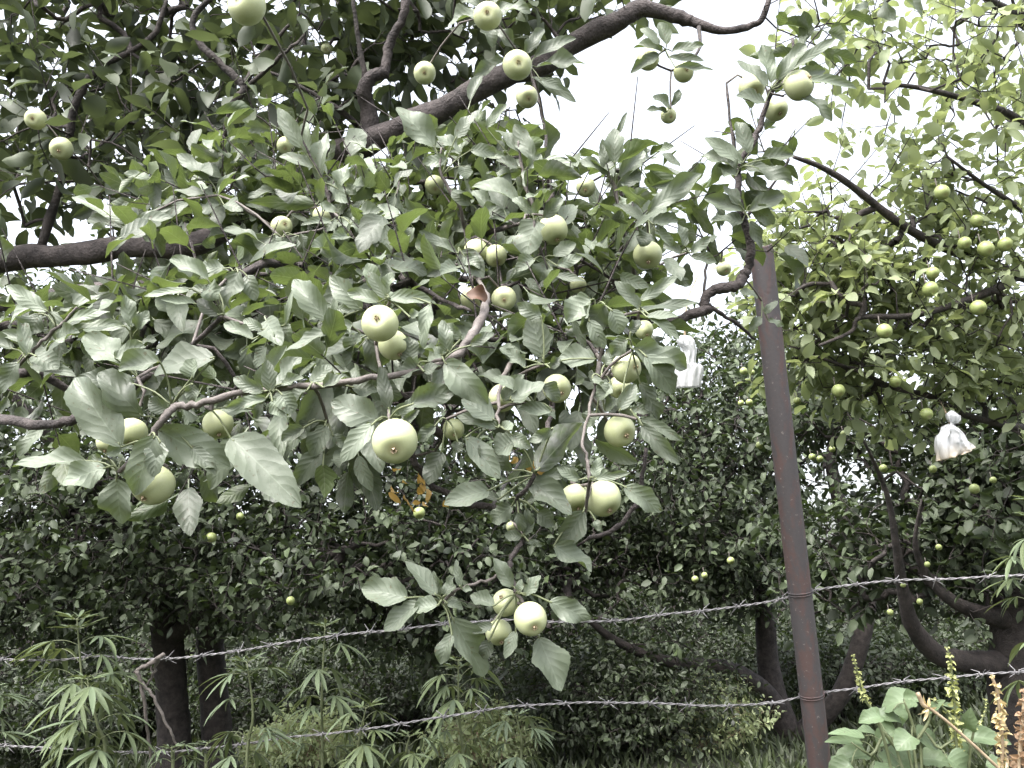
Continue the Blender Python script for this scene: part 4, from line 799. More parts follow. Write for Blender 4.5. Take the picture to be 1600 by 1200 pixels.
    FILL = [
     ([(P(60, 510, 3.5), (.6, .35, .20), .9), (P(330, 480, 3.5), (.6, .35, .24), 1.0), (P(680, 430, 3.5), (.5, .35, .30), 1.0), (P(520, 300, 3.3), (.5, .35, .24), .8), (P(230, 260, 3.2), (.55, .35, .20), .8), (P(900, 480, 3.6), (.26, .3, .2), .4), (P(-200, 450, 3.4), (.5, .4, .4), .5)], 430, .078, 'mid', 8, ((.05, .6), (.1, .65), (.0, .5), .08)),  # lobes, shoots, leaf length, lod, leaves per shoot, tints
     ([(P(110, 120, 2.5), (.55, .35, .45), 1.2), (P(330, 90, 2.4), (.4, .3, .38), .9), (P(-150, 150, 2.5), (.5, .4, .5), .8), (P(520, 60, 2.3), (.3, .25, .25), .5), (P(150, 290, 2.3), (.5, .25, .16), .5), (P(60, -250, 2.6), (.9, .5, .4), .8), (P(500, -200, 2.5), (.8, .5, .3), .6)], 350, .084, 'mid', 8, ((.02, .35), (.1, .6), (.1, .7), .05)),
     ([(P(660, 50, 2.4), (.26, .2, .2), .8), (P(800, 20, 2.2), (.18, .2, .12), .45), (P(730, 210, 2.3), (.2, .1, .07), .35), (P(470, 170, 2.1), (.2, .2, .18), .4), (P(960, -60, 2.1), (.4, .3, .12), .4)], 105, .08, 'mid', 8, ((.05, .5), (.25, .7), (.1, .7), .06)),
     ([(P(640, 300, 1.7), (.24, .12, .11), 1), (P(420, 330, 1.8), (.26, .14, .12), .9), (P(830, 330, 1.65), (.16, .12, .12), .7), (P(950, 300, 1.65), (.1, .1, .1), .4), (P(290, 350, 2.35), (.3, .12, .10), .5)], 225, .070, 'hi', 7, ((.05, .5), (.25, .85), (.05, .8), .08)),
     ([(P(480, 470, 1.4), (.22, .1, .08), 1), (P(760, 480, 1.35), (.22, .09, .10), 1.1), (P(700, 600, 1.25), (.24, .07, .07), .8), (P(900, 540, 1.3), (.10, .08, .09), .6), (P(230, 490, 1.45), (.25, .1, .08), .8), (P(90, 570, 1.5), (.2, .1, .06), .5), (P(930, 420, 1.45), (.10, .08, .08), .5), (P(480, 620, 1.2), (.14, .06, .04), .3)], 235, .070, 'hi', 6, ((.02, .4), (.2, .8), (.05, .8), .06)),
     ([(P(1160, 220, 1.75), (.09, .1, .12), 1), (P(1230, 60, 1.8), (.1, .1, .07), .35), (P(1160, 390, 1.8), (.06, .08, .05), .3), (P(1290, 30, 2.0), (.16, .2, .08), .3), (P(1090, 400, 1.9), (.1, .1, .06), .5)], 34, .08, 'hi', 6, ((.05, .4), (.2, .5), (.1, .5), .02)),
    ]
    for lob, n, L, lod, nl, tp in FILL:
        tg = lobe_points(lob, n, rng); tg = tg[~cull(tg)]
        e = sk.grow(tg, rng); n0 = len(e)
        mb = MB(); keep = sk.chains; sk.chains = keep[-n0:]; sk.emit(mb, r0=.0016, mat=1, rmax=.010); sk.chains = keep
        shoots(mb, np.array(sk.p)[e], sk.dirs(e), rng, nl, .13, L, .50, lod, tints(rng, *tp), .7, cull=cull, droop=.3, wave=.15)
        mb.build('crown', [M['leaf_hero'] if lod == 'hi' else M['leaf_mid'], M['limb']], root, tb)
    # brown curled leaf and withered yellow leaves
    mb = MB()
    leaf_batch(mb, [P(762, 466, 1.1)], [P(738, 452, 1.08) - P(762, 466, 1.1)], [-FW + UP * .4], .03, .022, 1.2, .4, (.5, .6, .2), 'hi', rng, wave=.3)
    mb.build('brown_leaf', M['leaf_brown'], root, tb)
    mb = MB()
    for cx, cy_, n in ((652, 742, 5), (668, 772, 7), (815, 716, 6), (836, 724, 4), (560, 704, 2), (632, 774, 3), (650, 765, 3)):
        for _ in range(n):
            b = P(cx + rng.normal(0, 14), cy_ + rng.normal(0, 13), 1.9 + rng.normal(0, .08))
            leaf_batch(mb, [b], [nrm(rng.normal(0, .6, 3) - Z * .9)], [-FW + rng.normal(0, .5, 3)], rng.uniform(.02, .042), rng.uniform(.010, .02), rng.uniform(.3, 1.8), .3, (rng.uniform(0, 1), rng.uniform(.3, .7), .2), 'mid', rng, wave=.3)
    yt = wl([(*P(640, 715, 1.3), .003), (*P(655, 730, 1.7), .003), (*P(660, 760, 1.9), .002), (*P(640, 790, 1.9), .0015)])
    tube(mb, yt[:, :3], yt[:, 3], 5, 1)
    yt = wl([(*P(768, 792, 1.3), .003), (*P(800, 740, 1.7), .003), (*P(820, 715, 1.9), .002), (*P(840, 722, 1.9), .0015)])
    tube(mb, yt[:, :3], yt[:, 3], 5, 1)
    mb.build('yellow_leaves', [M['leaf_yellow'], M['twig']], root, tb)
front_tree()

# ------------------------------------------------------------------ small apples on the trees behind
G2 = 'small green apples on the trees behind the fence'
BACK = [
 (1454, 452, 25, 3.9, 'round apple above the thin rising bough, right of the post'), (1529, 481, 25, 4.0, 'apple just under the thin rising bough at the right edge'), (1382, 518, 24, 3.85, 'apple hanging below the bend of the thin rising bough'),
 (1458, 427, 20, 4.0, 'smaller apple directly on top of the round one above the rising bough'), (1321, 431, 17, 4.2, 'right one of a tight apple pair right of the post top'), (1300, 436, 15, 4.2, 'left one of a tight apple pair right of the post top'),
 (1306, 406, 14, 4.3, 'apple above the tight pair right of the post top'), (1386, 421, 15, 4.2, 'pale apple midway between the two long right limbs'), (1226, 416, 12, 4.4, 'small apple nearest the right side of the post top'),
 (1310, 611, 21, 4.1, 'yellowish apple with leaf, right of the post beneath the thin bough'), (1399, 596, 19, 4.15, 'bright apple sitting on the lowest thin bough'), (1448, 647, 20, 4.2, 'apple left of the tied white bag'),
 (1353, 631, 14, 4.3, 'apple under the lowest thin bough, left of its bright apple'), (1533, 622, 14, 4.4, 'apple right of the tied white bag and above the bough'), (1458, 733, 12, 5.0, 'small apple just below the tied white bag'),
 (1572, 579, 14, 4.3, 'right apple of two near the right edge above the bag'), (1556, 586, 12, 4.35, 'left apple of two near the right edge above the bag'), (1472, 301, 24, 3.9, 'apple in the lacy sky leaves above the thick right limb'),
 (1507, 380, 21, 4.0, 'apple at the lower end of the thick right limb'), (1541, 389, 25, 4.0, 'large pale apple right of the limb end'), (1571, 382, 23, 4.05, 'apple at the right edge touching the large pale one'),
 (1526, 345, 20, 4.1, 'apple above the group at the right limb end'), (1572, 208, 16, 4.0, 'lone apple in the sky near the upper right edge'),
 (1162, 580, 12, 5.0, 'small apple left of the post, right of the white plastic'), (1175, 582, 9, 5.0, 'tiny apple between post and white plastic, beside a larger one'), (1158, 630, 10, 5.2, 'left of two tiny apples low left of the post'), (1171, 629, 11, 5.2, 'right of two tiny apples low left of the post'),
 (1246, 627, 12, 4.8, 'small apple just right of the post at mid height'), (1187, 696, 12, 5.4, 'small apple left of the post at mid height, alone'), (1269, 714, 11, 5.2, 'left of two dull apples right of the post'), (1281, 717, 11, 5.2, 'right of two dull apples right of the post'),
 (1300, 702, 10, 5.2, 'pale apple up right of the dull pair beside the post'), (1319, 678, 11, 5.0, 'apple left of the small bright sky gap, above it'), (1380, 732, 13, 5.2, 'apple on the edge of the bright sky gap right of the post'), (1523, 764, 16, 5.0, 'dull apple low right under the tied bag'), (1552, 750, 11, 5.2, 'yellowish apple near the right edge under the bag'),
 (1142, 876, 12, 5.6, 'pale apple low left of the post above the upper wire'), (1101, 899, 10, 5.8, 'right of two pale apples above the upper wire'), (1086, 905, 11, 5.8, 'left of two pale apples above the upper wire'), (1467, 855, 10, 5.4, 'apple above the upper wire, right part, highest of four'),
 (1411, 914, 9, 5.4, 'apple crossing the upper wire right of the post'), (1437, 940, 10, 5.4, 'apple below the upper wire at the right, upper of two'), (1391, 957, 10, 5.4, 'apple below the upper wire at the right, lower of two'), (1449, 882, 9, 5.4, 'tiny apple in dark leaves close above the upper wire at right'),
 (655, 802, 19, 5.4, 'pale apple in the dark tree below the yellow leaves'), (330, 840, 17, 5.6, 'apple in the dark tree under the longest left leaf'), (454, 939, 14, 5.6, 'dim apple in the dark tree just over the upper wire'), (375, 807, 12, 5.6, 'small apple in the dark tree up right of the dim one under the longest leaf'),
]
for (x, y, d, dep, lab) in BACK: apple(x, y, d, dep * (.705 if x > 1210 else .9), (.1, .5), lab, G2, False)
def back_stalks():
    # spurs that carry the small apples: each apple's own short stalk and two leaves
    for (c, r, tip, d, dep), o in zip(APPLES[NFRONT:], [o for o in COL.objects if o.get('group') == G2]):
        mb = MB(); rng = np.random.default_rng(int(d * 100 + dep * 10)); u = tip - c
        e = tip + nrm(u + Z * .8) * r * 1.6
        tube(mb, np.stack([c + u * .5, tip, e]), [.0018, .0016, .0022], 5)
        inv = Matrix.LocRotScale(o.location, o.rotation_euler, o.scale).inverted()
        mb.v = [np.array([list(inv @ Vector(p)) for p in v]) for v in mb.v]
        s = mb.build('stem', M['twig']); s.parent = o
back_stalks()

# ------------------------------------------------------------------ fence
def post():
    top, bot = P(1189, 388, 2.2), P(1281, 1200, 2.2)
    d = nrm(top - bot); base = bot + d * ((-.3 - bot[2]) / d[2]); R = 36 * 2.2 / FPX / 2
    o_ = base
    root = empty('steel_post', (base[0], base[1], 0), 'rusty brown steel pipe post leaning left at the right of the picture', 'post')
    mb = MB(); n = 40; t = np.linspace(0, 1, n)[:, None]; L = base * (1 - t) + top * t; rng = np.random.default_rng(4)
    tube(mb, L, R * (1 + .006 * rng.uniform(-1, 1, n)), 28, 0, .004, rng, cap=False)
    # open, slightly ragged pipe mouth
    s = nrm(np.cross(d, [0, 1, .1])); b = np.cross(d, s); a = np.arange(28) * 2 * math.pi / 28
    rings = []
    for rr, h in ((R, 0), (R * .98, .004), (R * .86, .004), (R * .84, -.12)):
        rings.append(top + d * (h + (.003 * np.sin(3 * a) if h >= 0 else 0 * a))[:, None] + rr * (np.cos(a)[:, None] * s + np.sin(a)[:, None] * b))
    V = np.concatenate(rings); i, j = np.meshgrid(np.arange(3), np.arange(28), indexing='ij'); i, j = i.ravel(), j.ravel(); k = (j + 1) % 28
    mb.add(V, [np.stack([i * 28 + j, i * 28 + k, (i + 1) * 28 + k, (i + 1) * 28 + j], 1)])
    mb.build('pipe', M['rust'], root, base)
    # tie wires round the post that hold the two strands
    for y in (926, 1086):
        f = (y - 388) / (1200 - 388); c = top * (1 - f) + bot * f
        mb = MB(); aa = np.linspace(0, 2 * math.pi * 1.6, 40)
        tube(mb, c + (R + .0016) * (np.cos(aa)[:, None] * s + np.sin(aa)[:, None] * b) + d * np.linspace(-.004, .006, 40)[:, None], .0014, 5)
        tl_ = c + (R + .0016) * (math.cos(aa[-1]) * s + math.sin(aa[-1]) * b); e0 = -s * .02 - np.array([0, .012, .006])
        tube(mb, smooth_line([(*tl_, 0), (*(tl_ + e0 * .6 + d * .004), 0), (*(tl_ + e0 - d * .006), 0)], 4)[:, :3], .0014, 5)
        mb.build('tie_wire', M['rust'], root, base)
post()
def barbed(rows, label, seed):
    rng = np.random.default_rng(seed)
    L = smooth_line([list(P(x, y, d)) + [0] for x, y, d in rows], 14)[:, :3]
    seg = np.linalg.norm(np.diff(L, axis=0), axis=1); s = np.concatenate([[0], np.cumsum(seg)])
    n = int(s[-1] / .0035); q = np.linspace(0, s[-1], n); L = np.stack([np.interp(q, s, L[:, k]) for k in range(3)], 1)
    tan = nrm(np.gradient(L, axis=0)); sd_ = nrm(np.cross(tan, Z)); up = np.cross(sd_, tan)
    root = empty('barbed_wire', L[n // 2], label, 'barbed wire', 'strands of barbed wire')
    ph = q / .052 * 2 * math.pi + 1.6 * np.sin(q * 4.3 + seed) + .8 * np.sin(q * 11)
    L = L + (np.sin(q * 13 + seed) * .0016 + np.sin(q * 31) * .0008)[:, None] * Z
    for k in (0, math.pi):
        mb = MB(); tube(mb, L + (.0017 * (np.cos(ph + k)[:, None] * sd_ + np.sin(ph + k)[:, None] * up)), .0016, 6)
        mb.build('wire_strand', M['wire'], root, L[n // 2])
    pos = .04
    while not -150 < proj(L[int(np.searchsorted(q, pos))])[0]: pos += .1
    while pos < s[-1] - .3:
        i = int(np.searchsorted(q, pos)); c = L[i]; mb = MB(); a0 = rng.uniform(0, 6.28)
        for w in range(2):
            aa = np.linspace(0, 2 * math.pi * 1.25, 16) + a0 + w * 2.2
            h = np.linspace(-.006, .006, 16) + w * .004 - .002
            coil = c + tan[i] * h[:, None] + .0052 * (np.cos(aa)[:, None] * sd_[i] + np.sin(aa)[:, None] * up[i])
            o1 = coil[0] + nrm(coil[0] - c + rng.normal(0, .002, 3)) * .021; o2 = coil[-1] + nrm(coil[-1] - c + rng.normal(0, .002, 3)) * .021
            tube(mb, np.concatenate([[o1], coil, [o2]]), np.r_[.0007, np.full(16, .0015), .0007], 5)
        mb.build('barb', M['wire'], root, L[n // 2])
        pos += rng.uniform(.085, .125)
        while pos < s[-1] - .3 and not -150 < proj(L[int(np.searchsorted(q, pos))])[0] < 1800: pos += .1
W1 = [(-1900, 1130, 2.45), (-700, 1062, 2.35), (-160, 1034, 2.3), (0, 1030, 2.3), (90, 1031, 2.3), (150, 1025, 2.3), (215, 1031, 2.3), (300, 1026, 2.3), (400, 1012, 2.29), (500, 997, 2.28), (600, 985, 2.27), (700, 975, 2.27), (790, 970, 2.26), (880, 971, 2.26), (960, 969, 2.26), (1050, 960, 2.25), (1150, 948, 2.25), (1210, 937, 2.245), (1252, 926, 2.24), (1290, 920, 2.24), (1350, 912, 2.24), (1440, 905, 2.23), (1520, 902, 2.22), (1600, 898, 2.2), (1760, 890, 2.2), (2300, 862, 2.2), (3300, 815, 2.2)]
W2 = [(-1900, 1262, 2.45), (-700, 1192, 2.35), (-160, 1164, 2.3), (0, 1164, 2.3), (60, 1167, 2.3), (160, 1175, 2.3), (230, 1176, 2.3), (300, 1171, 2.3), (400, 1160, 2.29), (460, 1152, 2.29), (540, 1143, 2.28), (620, 1131, 2.28), (700, 1120, 2.27), (760, 1110, 2.27), (820, 1102, 2.27), (880, 1098, 2.26), (960, 1098, 2.26), (1050, 1101, 2.26), (1130, 1102, 2.25), (1200, 1098, 2.245), (1270, 1086, 2.24), (1350, 1074, 2.24), (1440, 1061, 2.23), (1520, 1055, 2.22), (1600, 1050, 2.2), (1760, 1040, 2.2), (2300, 1013, 2.2), (3300, 965, 2.2)]
barbed(W1, 'upper strand of grey barbed wire crossing behind the lowest apples', 1)
barbed(W2, 'lower strand of grey barbed wire near the bottom edge', 2)

def hung_twig():
    root = None
    c = P(240, 1035, 2.29)
    mb = MB()
    for rows in ([(257, 1022, 2.285, 7), (235, 1036, 2.285, 8), (210, 1051, 2.285, 5)], [(215, 1048, 2.285, 7), (222, 1075, 2.285, 6), (230, 1130, 2.285, 5), (236, 1180, 2.29, 5), (238, 1240, 2.3, 4)], [(218, 1062, 2.285, 5), (240, 1090, 2.285, 5), (265, 1140, 2.285, 4), (279, 1170, 2.29, 3)], [(248, 1030, 2.29, 5), (238, 1055, 2.3, 4), (230, 1072, 2.3, 3)]):
        l = pxline(rows, 6); rng = np.random.default_rng(len(rows)); l[1:-1, :3] += rng.normal(0, .0015, (len(l) - 2, 3)); tube(mb, l[:, :3], l[:, 3], 7, 0, .1, rng)
    tag(mb.build('dead_twig', M['twig'], None, c), 'bare forked dead twig hooked over the upper wire at left', 'twig')
hung_twig()

# ------------------------------------------------------------------ plastic bags
def bag(name, prof, depth, thick, label, seed, stain, hang, amp=1.0):
    """prof: rows (left px, right px, y px of left, y px of right); closed soft bag with folds"""
    rng = np.random.default_rng(seed); n, k = len(prof), 48; rings = []; tints_ = []
    P_ = smooth_line(np.array(prof, float), 4); m_ = len(P_)
    a = np.arange(k) * 2 * math.pi / k; ph = rng.uniform(0, 6.28, 6)
    for i, (xl, xr, yl, yr) in enumerate(P_):
        f = i / (m_ - 1); l, r = P(xl, yl, depth), P(xr, yr, depth); c = (l + r) / 2; hx = (r - l) / 2
        w = np.linalg.norm(hx); th = min(thick, w * .9)
        fold = 1 + amp * rng.normal(0, .05, k) + amp * (.38 * np.sin(5 * a + ph[0] + f * 4) * (1 - .4 * f) + .26 * np.sin(9 * a + ph[1] - f * 7) + .16 * np.sin(14 * a + ph[2] + f * 11))
        rings.append(c + np.cos(a)[:, None] * hx * (1 + .06 * np.sin(6 * a + f * 12 + ph[3]) + .04 * np.sin(11 * a - f * 17))[:, None] + (np.sin(a) * th * fold)[:, None] * -FW + (rng.normal(0, .0012, (k, 1)) * UP))
        tints_.append(np.tile((max(0, (f - .72) / .28) * stain * .8, .5, .2), (k, 1)))
    V = np.concatenate(rings); i, j = np.meshgrid(np.arange(m_ - 1), np.arange(k), indexing='ij'); i, j = i.ravel(), j.ravel(); q = (j + 1) % k
    mb = MB(); o = V.mean(0)
    mb.add(V, [np.stack([i * k + j, (i + 1) * k + j, (i + 1) * k + q, i * k + q], 1), np.arange(k)[None], ((m_ - 1) * k + np.arange(k)[::-1])[None]], 0, np.concatenate(tints_))
    ob = mb.build(name, M['bag'], None, o); tag(ob, label, 'plastic bag', 'white plastic bags in the trees')
    t = MB(); l = pxline(hang, 4); tube(t, l[:, :3], l[:, 3], 5); kk = t.build('string', M['dry'], None, o); kk.parent = ob; kk.location = (0, 0, 0)
bag('plastic_bag', [(1486, 1490, 641, 643), (1479, 1499, 648, 650), (1481, 1497, 657, 659), (1484, 1490, 662, 662), (1472, 1493, 668, 667), (1470, 1503, 675, 675), (1462, 1512, 684, 688), (1463, 1518, 700, 695), (1465, 1522, 717, 699), (1466, 1516, 720, 702)], 2.95, .028,
    'tied white plastic bag with yellow stained bottom hanging from a bough at the right', 5, 1.0, [(1485, 662, 2.95, 4), (1478, 645, 2.98, 3), (1468, 625, 3.14, 2)])
bag('plastic_bag', [(1066, 1076, 524, 525), (1058, 1084, 530, 531), (1060, 1086, 538, 540), (1066, 1088, 548, 550), (1062, 1087, 566, 567), (1056, 1098, 576, 572), (1054, 1096, 592, 590), (1056, 1094, 606, 605)], 3.4, .03,
    'torn white plastic hanging half hidden behind leaves left of the post', 6, .05, [(1070, 526, 3.4, 4), (1074, 470, 3.5, 3), (1090, 430, 3.7, 3)], .4)

# ------------------------------------------------------------------ weeds along the fence
def hemp(px_top, py_top, px_bot, depth, nodes, span, label, seed, yel=.3, group='hemp plants along the fence'):
    """nodes: pixel heights of leaf pairs; span: leaf length in pixels"""
    rng = np.random.default_rng(seed); top = P(px_top, py_top, depth); low = P(px_bot, 1200, depth)
    base = np.array([low[0], low[1], -.03]); span *= 1.12; root = empty('hemp_plant', (base[0], base[1], 0), label, 'plant', group)
    st = wl([(*base, .007), (*(base * .5 + low * .5), .006), (*low, .0045), (*((low + top) / 2 + RT * rng.normal(0, .008)), .0035), (*top, .0015)], 6)
    mb = MB(); tube(mb, st[:, :3], st[:, 3], 7); mb.build('stem', M['stem_g'], root, base)
    f = MB(); Ls = span * depth / FPX
    ny = 0
    zlow = low[2]
    heights = []
    for y in nodes:
        fr = (1200 - y) / (1200 - py_top) if py_top < 1200 else 1
        heights.append((low * (1 - fr) + top * fr, (y - py_top) / max(60, (nodes[-1] - py_top)) ))
    h = zlow - .12
    while h > .35: heights.append((np.array([base[0] * .6 + low[0] * .4, base[1], h]), 1.0)); h -= .14
    for p, age in heights:
        a0 = rng.uniform(0, 3.14); young = age < .12
        for side in range(2 if not young else 4):
            a = a0 + side * (math.pi if not young else math.pi / 2) + rng.normal(0, .2)
            out = np.array([math.cos(a), math.sin(a) * .8, 0]); pl = Ls * (.12 if young else rng.uniform(.3, .5))
            hub = p + out * pl + Z * pl * rng.uniform(.2, .6)
            tube(f, smooth_line([(*p, .0012), (*((p + hub) / 2 + Z * pl * .1), .001), (*hub, .001)], 3)[:, :3], .0011, 4, 1)
            nl = 5 if young else rng.choice([5, 7, 7]); ll = Ls * (.4 if young else rng.uniform(.65, 1.05)); sd_ = np.cross(out, Z)
            for k in range(nl):
                q = (k - (nl - 1) / 2) / ((nl - 1) / 2)
                T = nrm(out * math.cos(q * 1.35) + sd_ * math.sin(q * 1.35) + Z * (rng.uniform(.1, .5) if young else rng.uniform(-.65, .0)))
                l = ll * (1 - .5 * abs(q) ** 1.4) * rng.uniform(.88, 1.1)
                leaf_batch(f, [hub], [T], [Z + out * .4 + rng.normal(0, .15, 3)], l, l * .125 + .0022, rng.uniform(.3, .9) if not young else .2, .35,
                           np.clip(np.array((yel * rng.uniform(.3, 2.2), rng.uniform(.35, .8), rng.uniform(.2, .8))), 0, 1), 'mid', rng, shape='lance')
    f.build('foliage', [M['leaf_hemp'], M['stem_g']], root, base)
hemp(120, 966, 136, 2.27, [970, 985, 1008, 1035, 1065, 1085, 1110, 1135, 1160, 1185], 76, 'tallest fullest hemp plant at the far left, crossing both wires', 1, .35)
hemp(136, 1060, 165, 2.2, [1064, 1080, 1105, 1130, 1155, 1180], 72, 'shorter hemp plant leaning against the tallest one at far left', 2, .4)
hemp(386, 1034, 385, 2.24, [1036, 1052, 1058, 1100, 1150, 1158, 1190], 66, 'slender hemp plant with bare pinkish stem, between dead twig and wire dip', 3, .15)
hemp(508, 978, 504, 2.36, [980, 997, 1022, 1052, 1085, 1095, 1112, 1150, 1175], 60, 'tall branching hemp plant topping the upper wire left of the lowest apples', 4, .3)
hemp(716, 1030, 725, 2.45, [1034, 1046, 1060, 1075, 1090, 1105, 1125, 1145, 1165, 1185], 62, 'dense ragged hemp plant directly below the lowest cluster of apples', 5, .45)
hemp(806, 1118, 815, 2.5, [1120, 1132, 1150, 1170, 1190], 50, 'greyish short hemp plant right of the dense ragged one', 6, .1)
hemp(268, 1168, 270, 2.25, [1170, 1178, 1192], 44, 'small hemp top poking above the bottom edge beside the dead twig', 7, .2)
hemp(325, 1160, 322, 2.3, [1163, 1175, 1192], 44, 'small hemp top left of the slender pinkish-stemmed one', 8, .25)
hemp(572, 1105, 560, 2.3, [1108, 1125, 1150, 1175, 1192], 64, 'yellowish hemp plant with broad leaflets right of the tall branching one', 9, .6)
hemp(640, 1150, 640, 2.3, [1152, 1165, 1185], 54, 'low hemp plant at bottom between the yellowish and the dense ragged one', 10, .5)
hemp(1612, 780, 1625, 2.0, [782, 810, 850, 885, 915, 945, 1010, 1080], 62, 'hemp plant reaching in from the right edge at the upper wire', 11, .5)
hemp(-20, 1075, -25, 2.3, [1078, 1100, 1130, 1160], 60, 'hemp plant mostly outside the left edge', 12, .2)

def weed():
    rng = np.random.default_rng(31)
    low = P(1420, 1200, 1.95); base = np.array([low[0], low[1], -.03])
    root = empty('broadleaf_weed', (base[0], base[1], 0), 'bushy weed with broad pale leaves right of the post foot', 'plant')
    sk = Skeleton(); mb = MB()
    for rows in ([(1432, 1200), (1430, 1150), (1420, 1115), (1412, 1095)], [(1425, 1200), (1400, 1170), (1385, 1150), (1365, 1125)], [(1440, 1200), (1470, 1170), (1500, 1150)], [(1430, 1160), (1450, 1130), (1455, 1110)], [(1410, 1200), (1360, 1180), (1330, 1160)]):
        q = np.array([list(P(x, y, 1.95)) + [.0035] for x, y in rows]); q[-1, 3] = .0015
        if rows[0][1] == 1200: q = np.concatenate([[[*base, .006]], q])
        l = smooth_line(q, 5); tube(mb, l[:, :3], l[:, 3], 6); sk.line(l)
    mb.build('stem', M['stem_g'], root, base)
    LV = [(1430, 1093, 1380, 1105, 42, 's'), (1412, 1092, 1440, 1098, 26, 's'), (1395, 1110, 1415, 1130, 40, 's'), (1376, 1120, 1348, 1128, 30, 's'), (1366, 1118, 1412, 1130, 26, 'v'), (1400, 1140, 1378, 1160, 44, 's'), (1350, 1150, 1300, 1150, 20, 'w'), (1345, 1158, 1302, 1165, 22, 'w'),
          (1430, 1148, 1478, 1168, 36, 'v'), (1425, 1150, 1405, 1172, 40, 'g'), (1480, 1160, 1510, 1185, 40, 's'), (1505, 1150, 1578, 1168, 34, 's'), (1510, 1138, 1518, 1118, 30, 's'), (1385, 1170, 1420, 1200, 60, 's'), (1355, 1180, 1310, 1190, 44, 's'), (1440, 1185, 1490, 1195, 40, 's'), (1480, 1185, 1515, 1215, 50, 's'), (1330, 1195, 1300, 1215, 40, 'v'), (1400, 1200, 1370, 1225, 40, 's'),
          (1500, 1115, 1490, 1098, 20, 'v'), (1450, 1112, 1470, 1100, 16, 'v'), (1370, 1150, 1345, 1140, 24, 's'), (1540, 1195, 1580, 1215, 40, 's')]
    f = MB()
    hub = np.array(sk.p)
    for bx, by, tx, ty, w, tone in LV:
        ds = 1.95 + rng.uniform(-.08, .08); b, t = P(bx, by, ds), P(tx, ty, ds - rng.uniform(0, .05)); T = t - b; L = np.linalg.norm(T) * 1.1
        N = -FW * .6 + UP * 1.0 + rng.normal(0, .2, 3); tt = np.clip(np.array(TONE[tone]) + rng.normal(0, .08, 3), 0, 1)
        leaf_batch(f, [b], [nrm(T) + UP * .25], [N], L, w * ds / FPX * 1.05, rng.uniform(.4, 1.2), rng.uniform(.2, .7), tt, 'hi', rng, wave=.12, shape='broad')
        h = hub[((hub - b) ** 2).sum(1).argmin()]; tube(f, smooth_line([(*h, .0012), (*((h + b) / 2 + Z * .006), .001), (*b, .001)], 3)[:, :3], .0012, 5, 1)
    # lower foliage down to the ground
    for k in range(60):
        b = np.array([low[0] + rng.normal(0, .16), low[1] + rng.normal(0, .12), rng.uniform(.2, low[2] - .02)]); a = rng.uniform(0, 6.28)
        leaf_batch(f, [b], [(math.cos(a), math.sin(a), -.2)], [Z], rng.uniform(.06, .1), rng.uniform(.045, .07), .5, .2, TONE[rng.choice(['s', 'v', 'g'])], 'hi', rng, shape='broad')
        h = np.array([base[0] + (low[0] - base[0]) * .5, base[1], b[2] - .03]); tube(f, np.stack([h, b]), .001, 4, 1)
    f.build('foliage', [M['leaf_weed'], M['stem_g']], root, base)
weed()

def spike(rows, depth, label, seed, y0, y1, size, col, mat, stem):
    """stalk with whorls of small seed husks between pixel heights y0 (tip) and y1"""
    rng = np.random.default_rng(seed); l = pxline([(x, y, depth, w) for x, y, w in rows], 8)
    base = np.array([l[-1, 0], l[-1, 1], -.03]); full = np.concatenate([l, [[*base, .004]]])
    root = empty('seed_stalk', (base[0], base[1], 0), label, 'plant', 'seed stalks beside the post')
    mb = MB(); tube(mb, full[:, :3], full[:, 3], 6); mb.build('stem', M[stem], root, base)
    f = MB(); px, py, _ = proj(l[:, :3]); y = y0
    while y < y1:
        i = int(np.abs(py - y).argmin()); k = np.interp(y, py, np.arange(len(py))); i0 = int(k); i1 = min(i0 + 1, len(l) - 1); c = l[i0, :3] * (1 - k + i0) + l[i1, :3] * (k - i0)
        s = size * (.55 + .6 * min(1, (y - y0) / 60)) * depth / FPX * rng.uniform(.8, 1.2)
        n = 9; d = rand_dir(rng, n); d[:, 2] *= .4; d = nrm(d)
        leaf_batch(f, c + d * s * .12, d + Z * .1, rand_dir(rng, n) + Z * .6, s * rng.uniform(.45, .8, n), s * rng.uniform(.35, .6, n), .9, .5, np.stack([rng.uniform(.3, 1, n), rng.uniform(.4, 1, n), rng.uniform(0, .6, n)], 1), 'mid', rng, shape='broad')
        y += size * rng.uniform(.55, 1.0)
    f.build('seed_husks', M[mat], root, base)
M['husk_green'] = leaf_material('husk_green', (0.22, 0.25, 0.09), (0.38, 0.40, 0.16), (0.30, 0.32, 0.15), (0.4, 0.4, 0.25), .25, .6)
M['husk_tan'] = leaf_material('husk_tan', (0.32, 0.25, 0.12), (0.52, 0.43, 0.24), (0.40, 0.32, 0.18), (0.45, 0.4, 0.3), .25, .6)
M['husk_brown'] = leaf_material('husk_brown', (0.17, 0.10, 0.06), (0.27, 0.17, 0.10), (0.2, 0.13, 0.08), (0.4, 0.3, 0.2), .25, .6)
spike([(1333, 1024, 2), (1342, 1060, 3), (1350, 1090, 4), (1366, 1115, 5), (1380, 1150, 5), (1392, 1200, 5)], 1.93, 'green seed spike standing nearest the post', 1, 1024, 1105, 9, None, 'husk_green', 'stem_g')
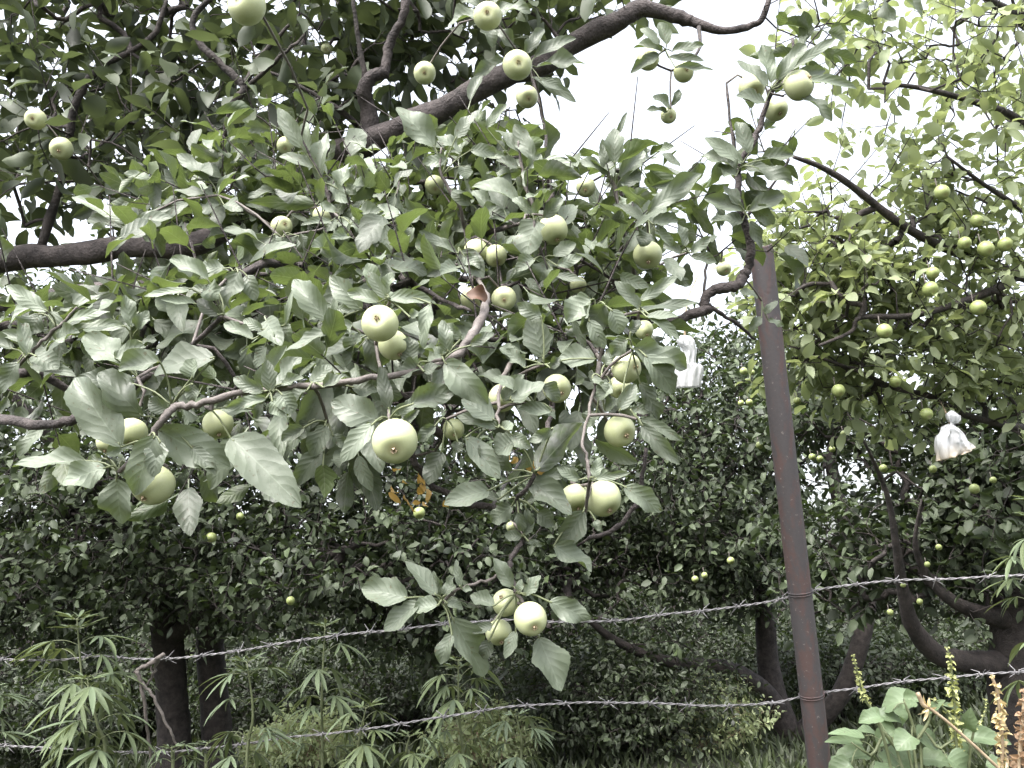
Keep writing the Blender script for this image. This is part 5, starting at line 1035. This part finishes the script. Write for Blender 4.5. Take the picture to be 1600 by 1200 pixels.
spike([(1480, 1012, 2), (1486, 1035, 3), (1488, 1070, 4), (1492, 1100, 4), (1494, 1150, 5), (1496, 1200, 5)], 1.95, 'tall green seed spike with spaced whorls crossing the lower wire', 2, 1012, 1200, 13, None, 'husk_green', 'stem_g')
spike([(1550, 1058, 4), (1558, 1080, 5), (1562, 1110, 5), (1566, 1160, 6), (1566, 1200, 6)], 1.9, 'tan seed spike thick with pale husks near the right edge', 3, 1058, 1200, 15, None, 'husk_tan', 'dry')
spike([(1602, 1075, 4), (1599, 1110, 5), (1596, 1150, 6), (1592, 1200, 6)], 1.85, 'reddish brown dock seed stalk at the right edge', 4, 1078, 1200, 17, None, 'husk_brown', 'dry')
spike([(1539, 1093, 2), (1540, 1110, 3), (1534, 1124, 3), (1524, 1136, 3), (1518, 1160, 4), (1514, 1200, 4)], 1.97, 'short curved green seed spike between the tall green and the tan one', 5, 1093, 1140, 8, None, 'husk_green', 'stem_g')
spike([(1459, 1092, 4), (1472, 1105, 4), (1485, 1118, 4), (1492, 1140, 4), (1498, 1200, 4)], 1.93, 'leaning yellow-green seed spike beside the dry stalk tip', 6, 1092, 1150, 12, None, 'husk_green', 'stem_g')
def dry_stalk():
    rng = np.random.default_rng(9); l = pxline([(1434, 1083, 1.88, 7), (1444, 1103, 1.88, 7), (1458, 1110, 1.88, 5), (1500, 1145, 1.88, 5), (1560, 1200, 1.88, 5), (1600, 1240, 1.88, 5)], 6)
    b = np.array([l[-1, 0] + .12, l[-1, 1], -.03]); full = smooth_line(np.concatenate([l[::5], [[*b, .004]]]), 5)
    mb = MB(); tube(mb, full[:, :3], full[:, 3], 7)
    root = empty('dry_stalk', (b[0], b[1], 0), 'straw coloured dry stalk with split tip leaning across the weeds', 'plant')
    mb.build('stem', M['dry'], root, b)
    f = MB(); c = P(1452, 1106, 1.88)
    for a in range(9):
        d = nrm(rng.normal(0, 1, 3)); leaf_batch(f, [c], [d], [rng.normal(0, 1, 3)], rng.uniform(.02, .035), .007, .6, .4, (.8, .9, .5), 'mid', rng, shape='lance')
    f.build('dry_bracts', M['husk_tan'], root, b)
dry_stalk()
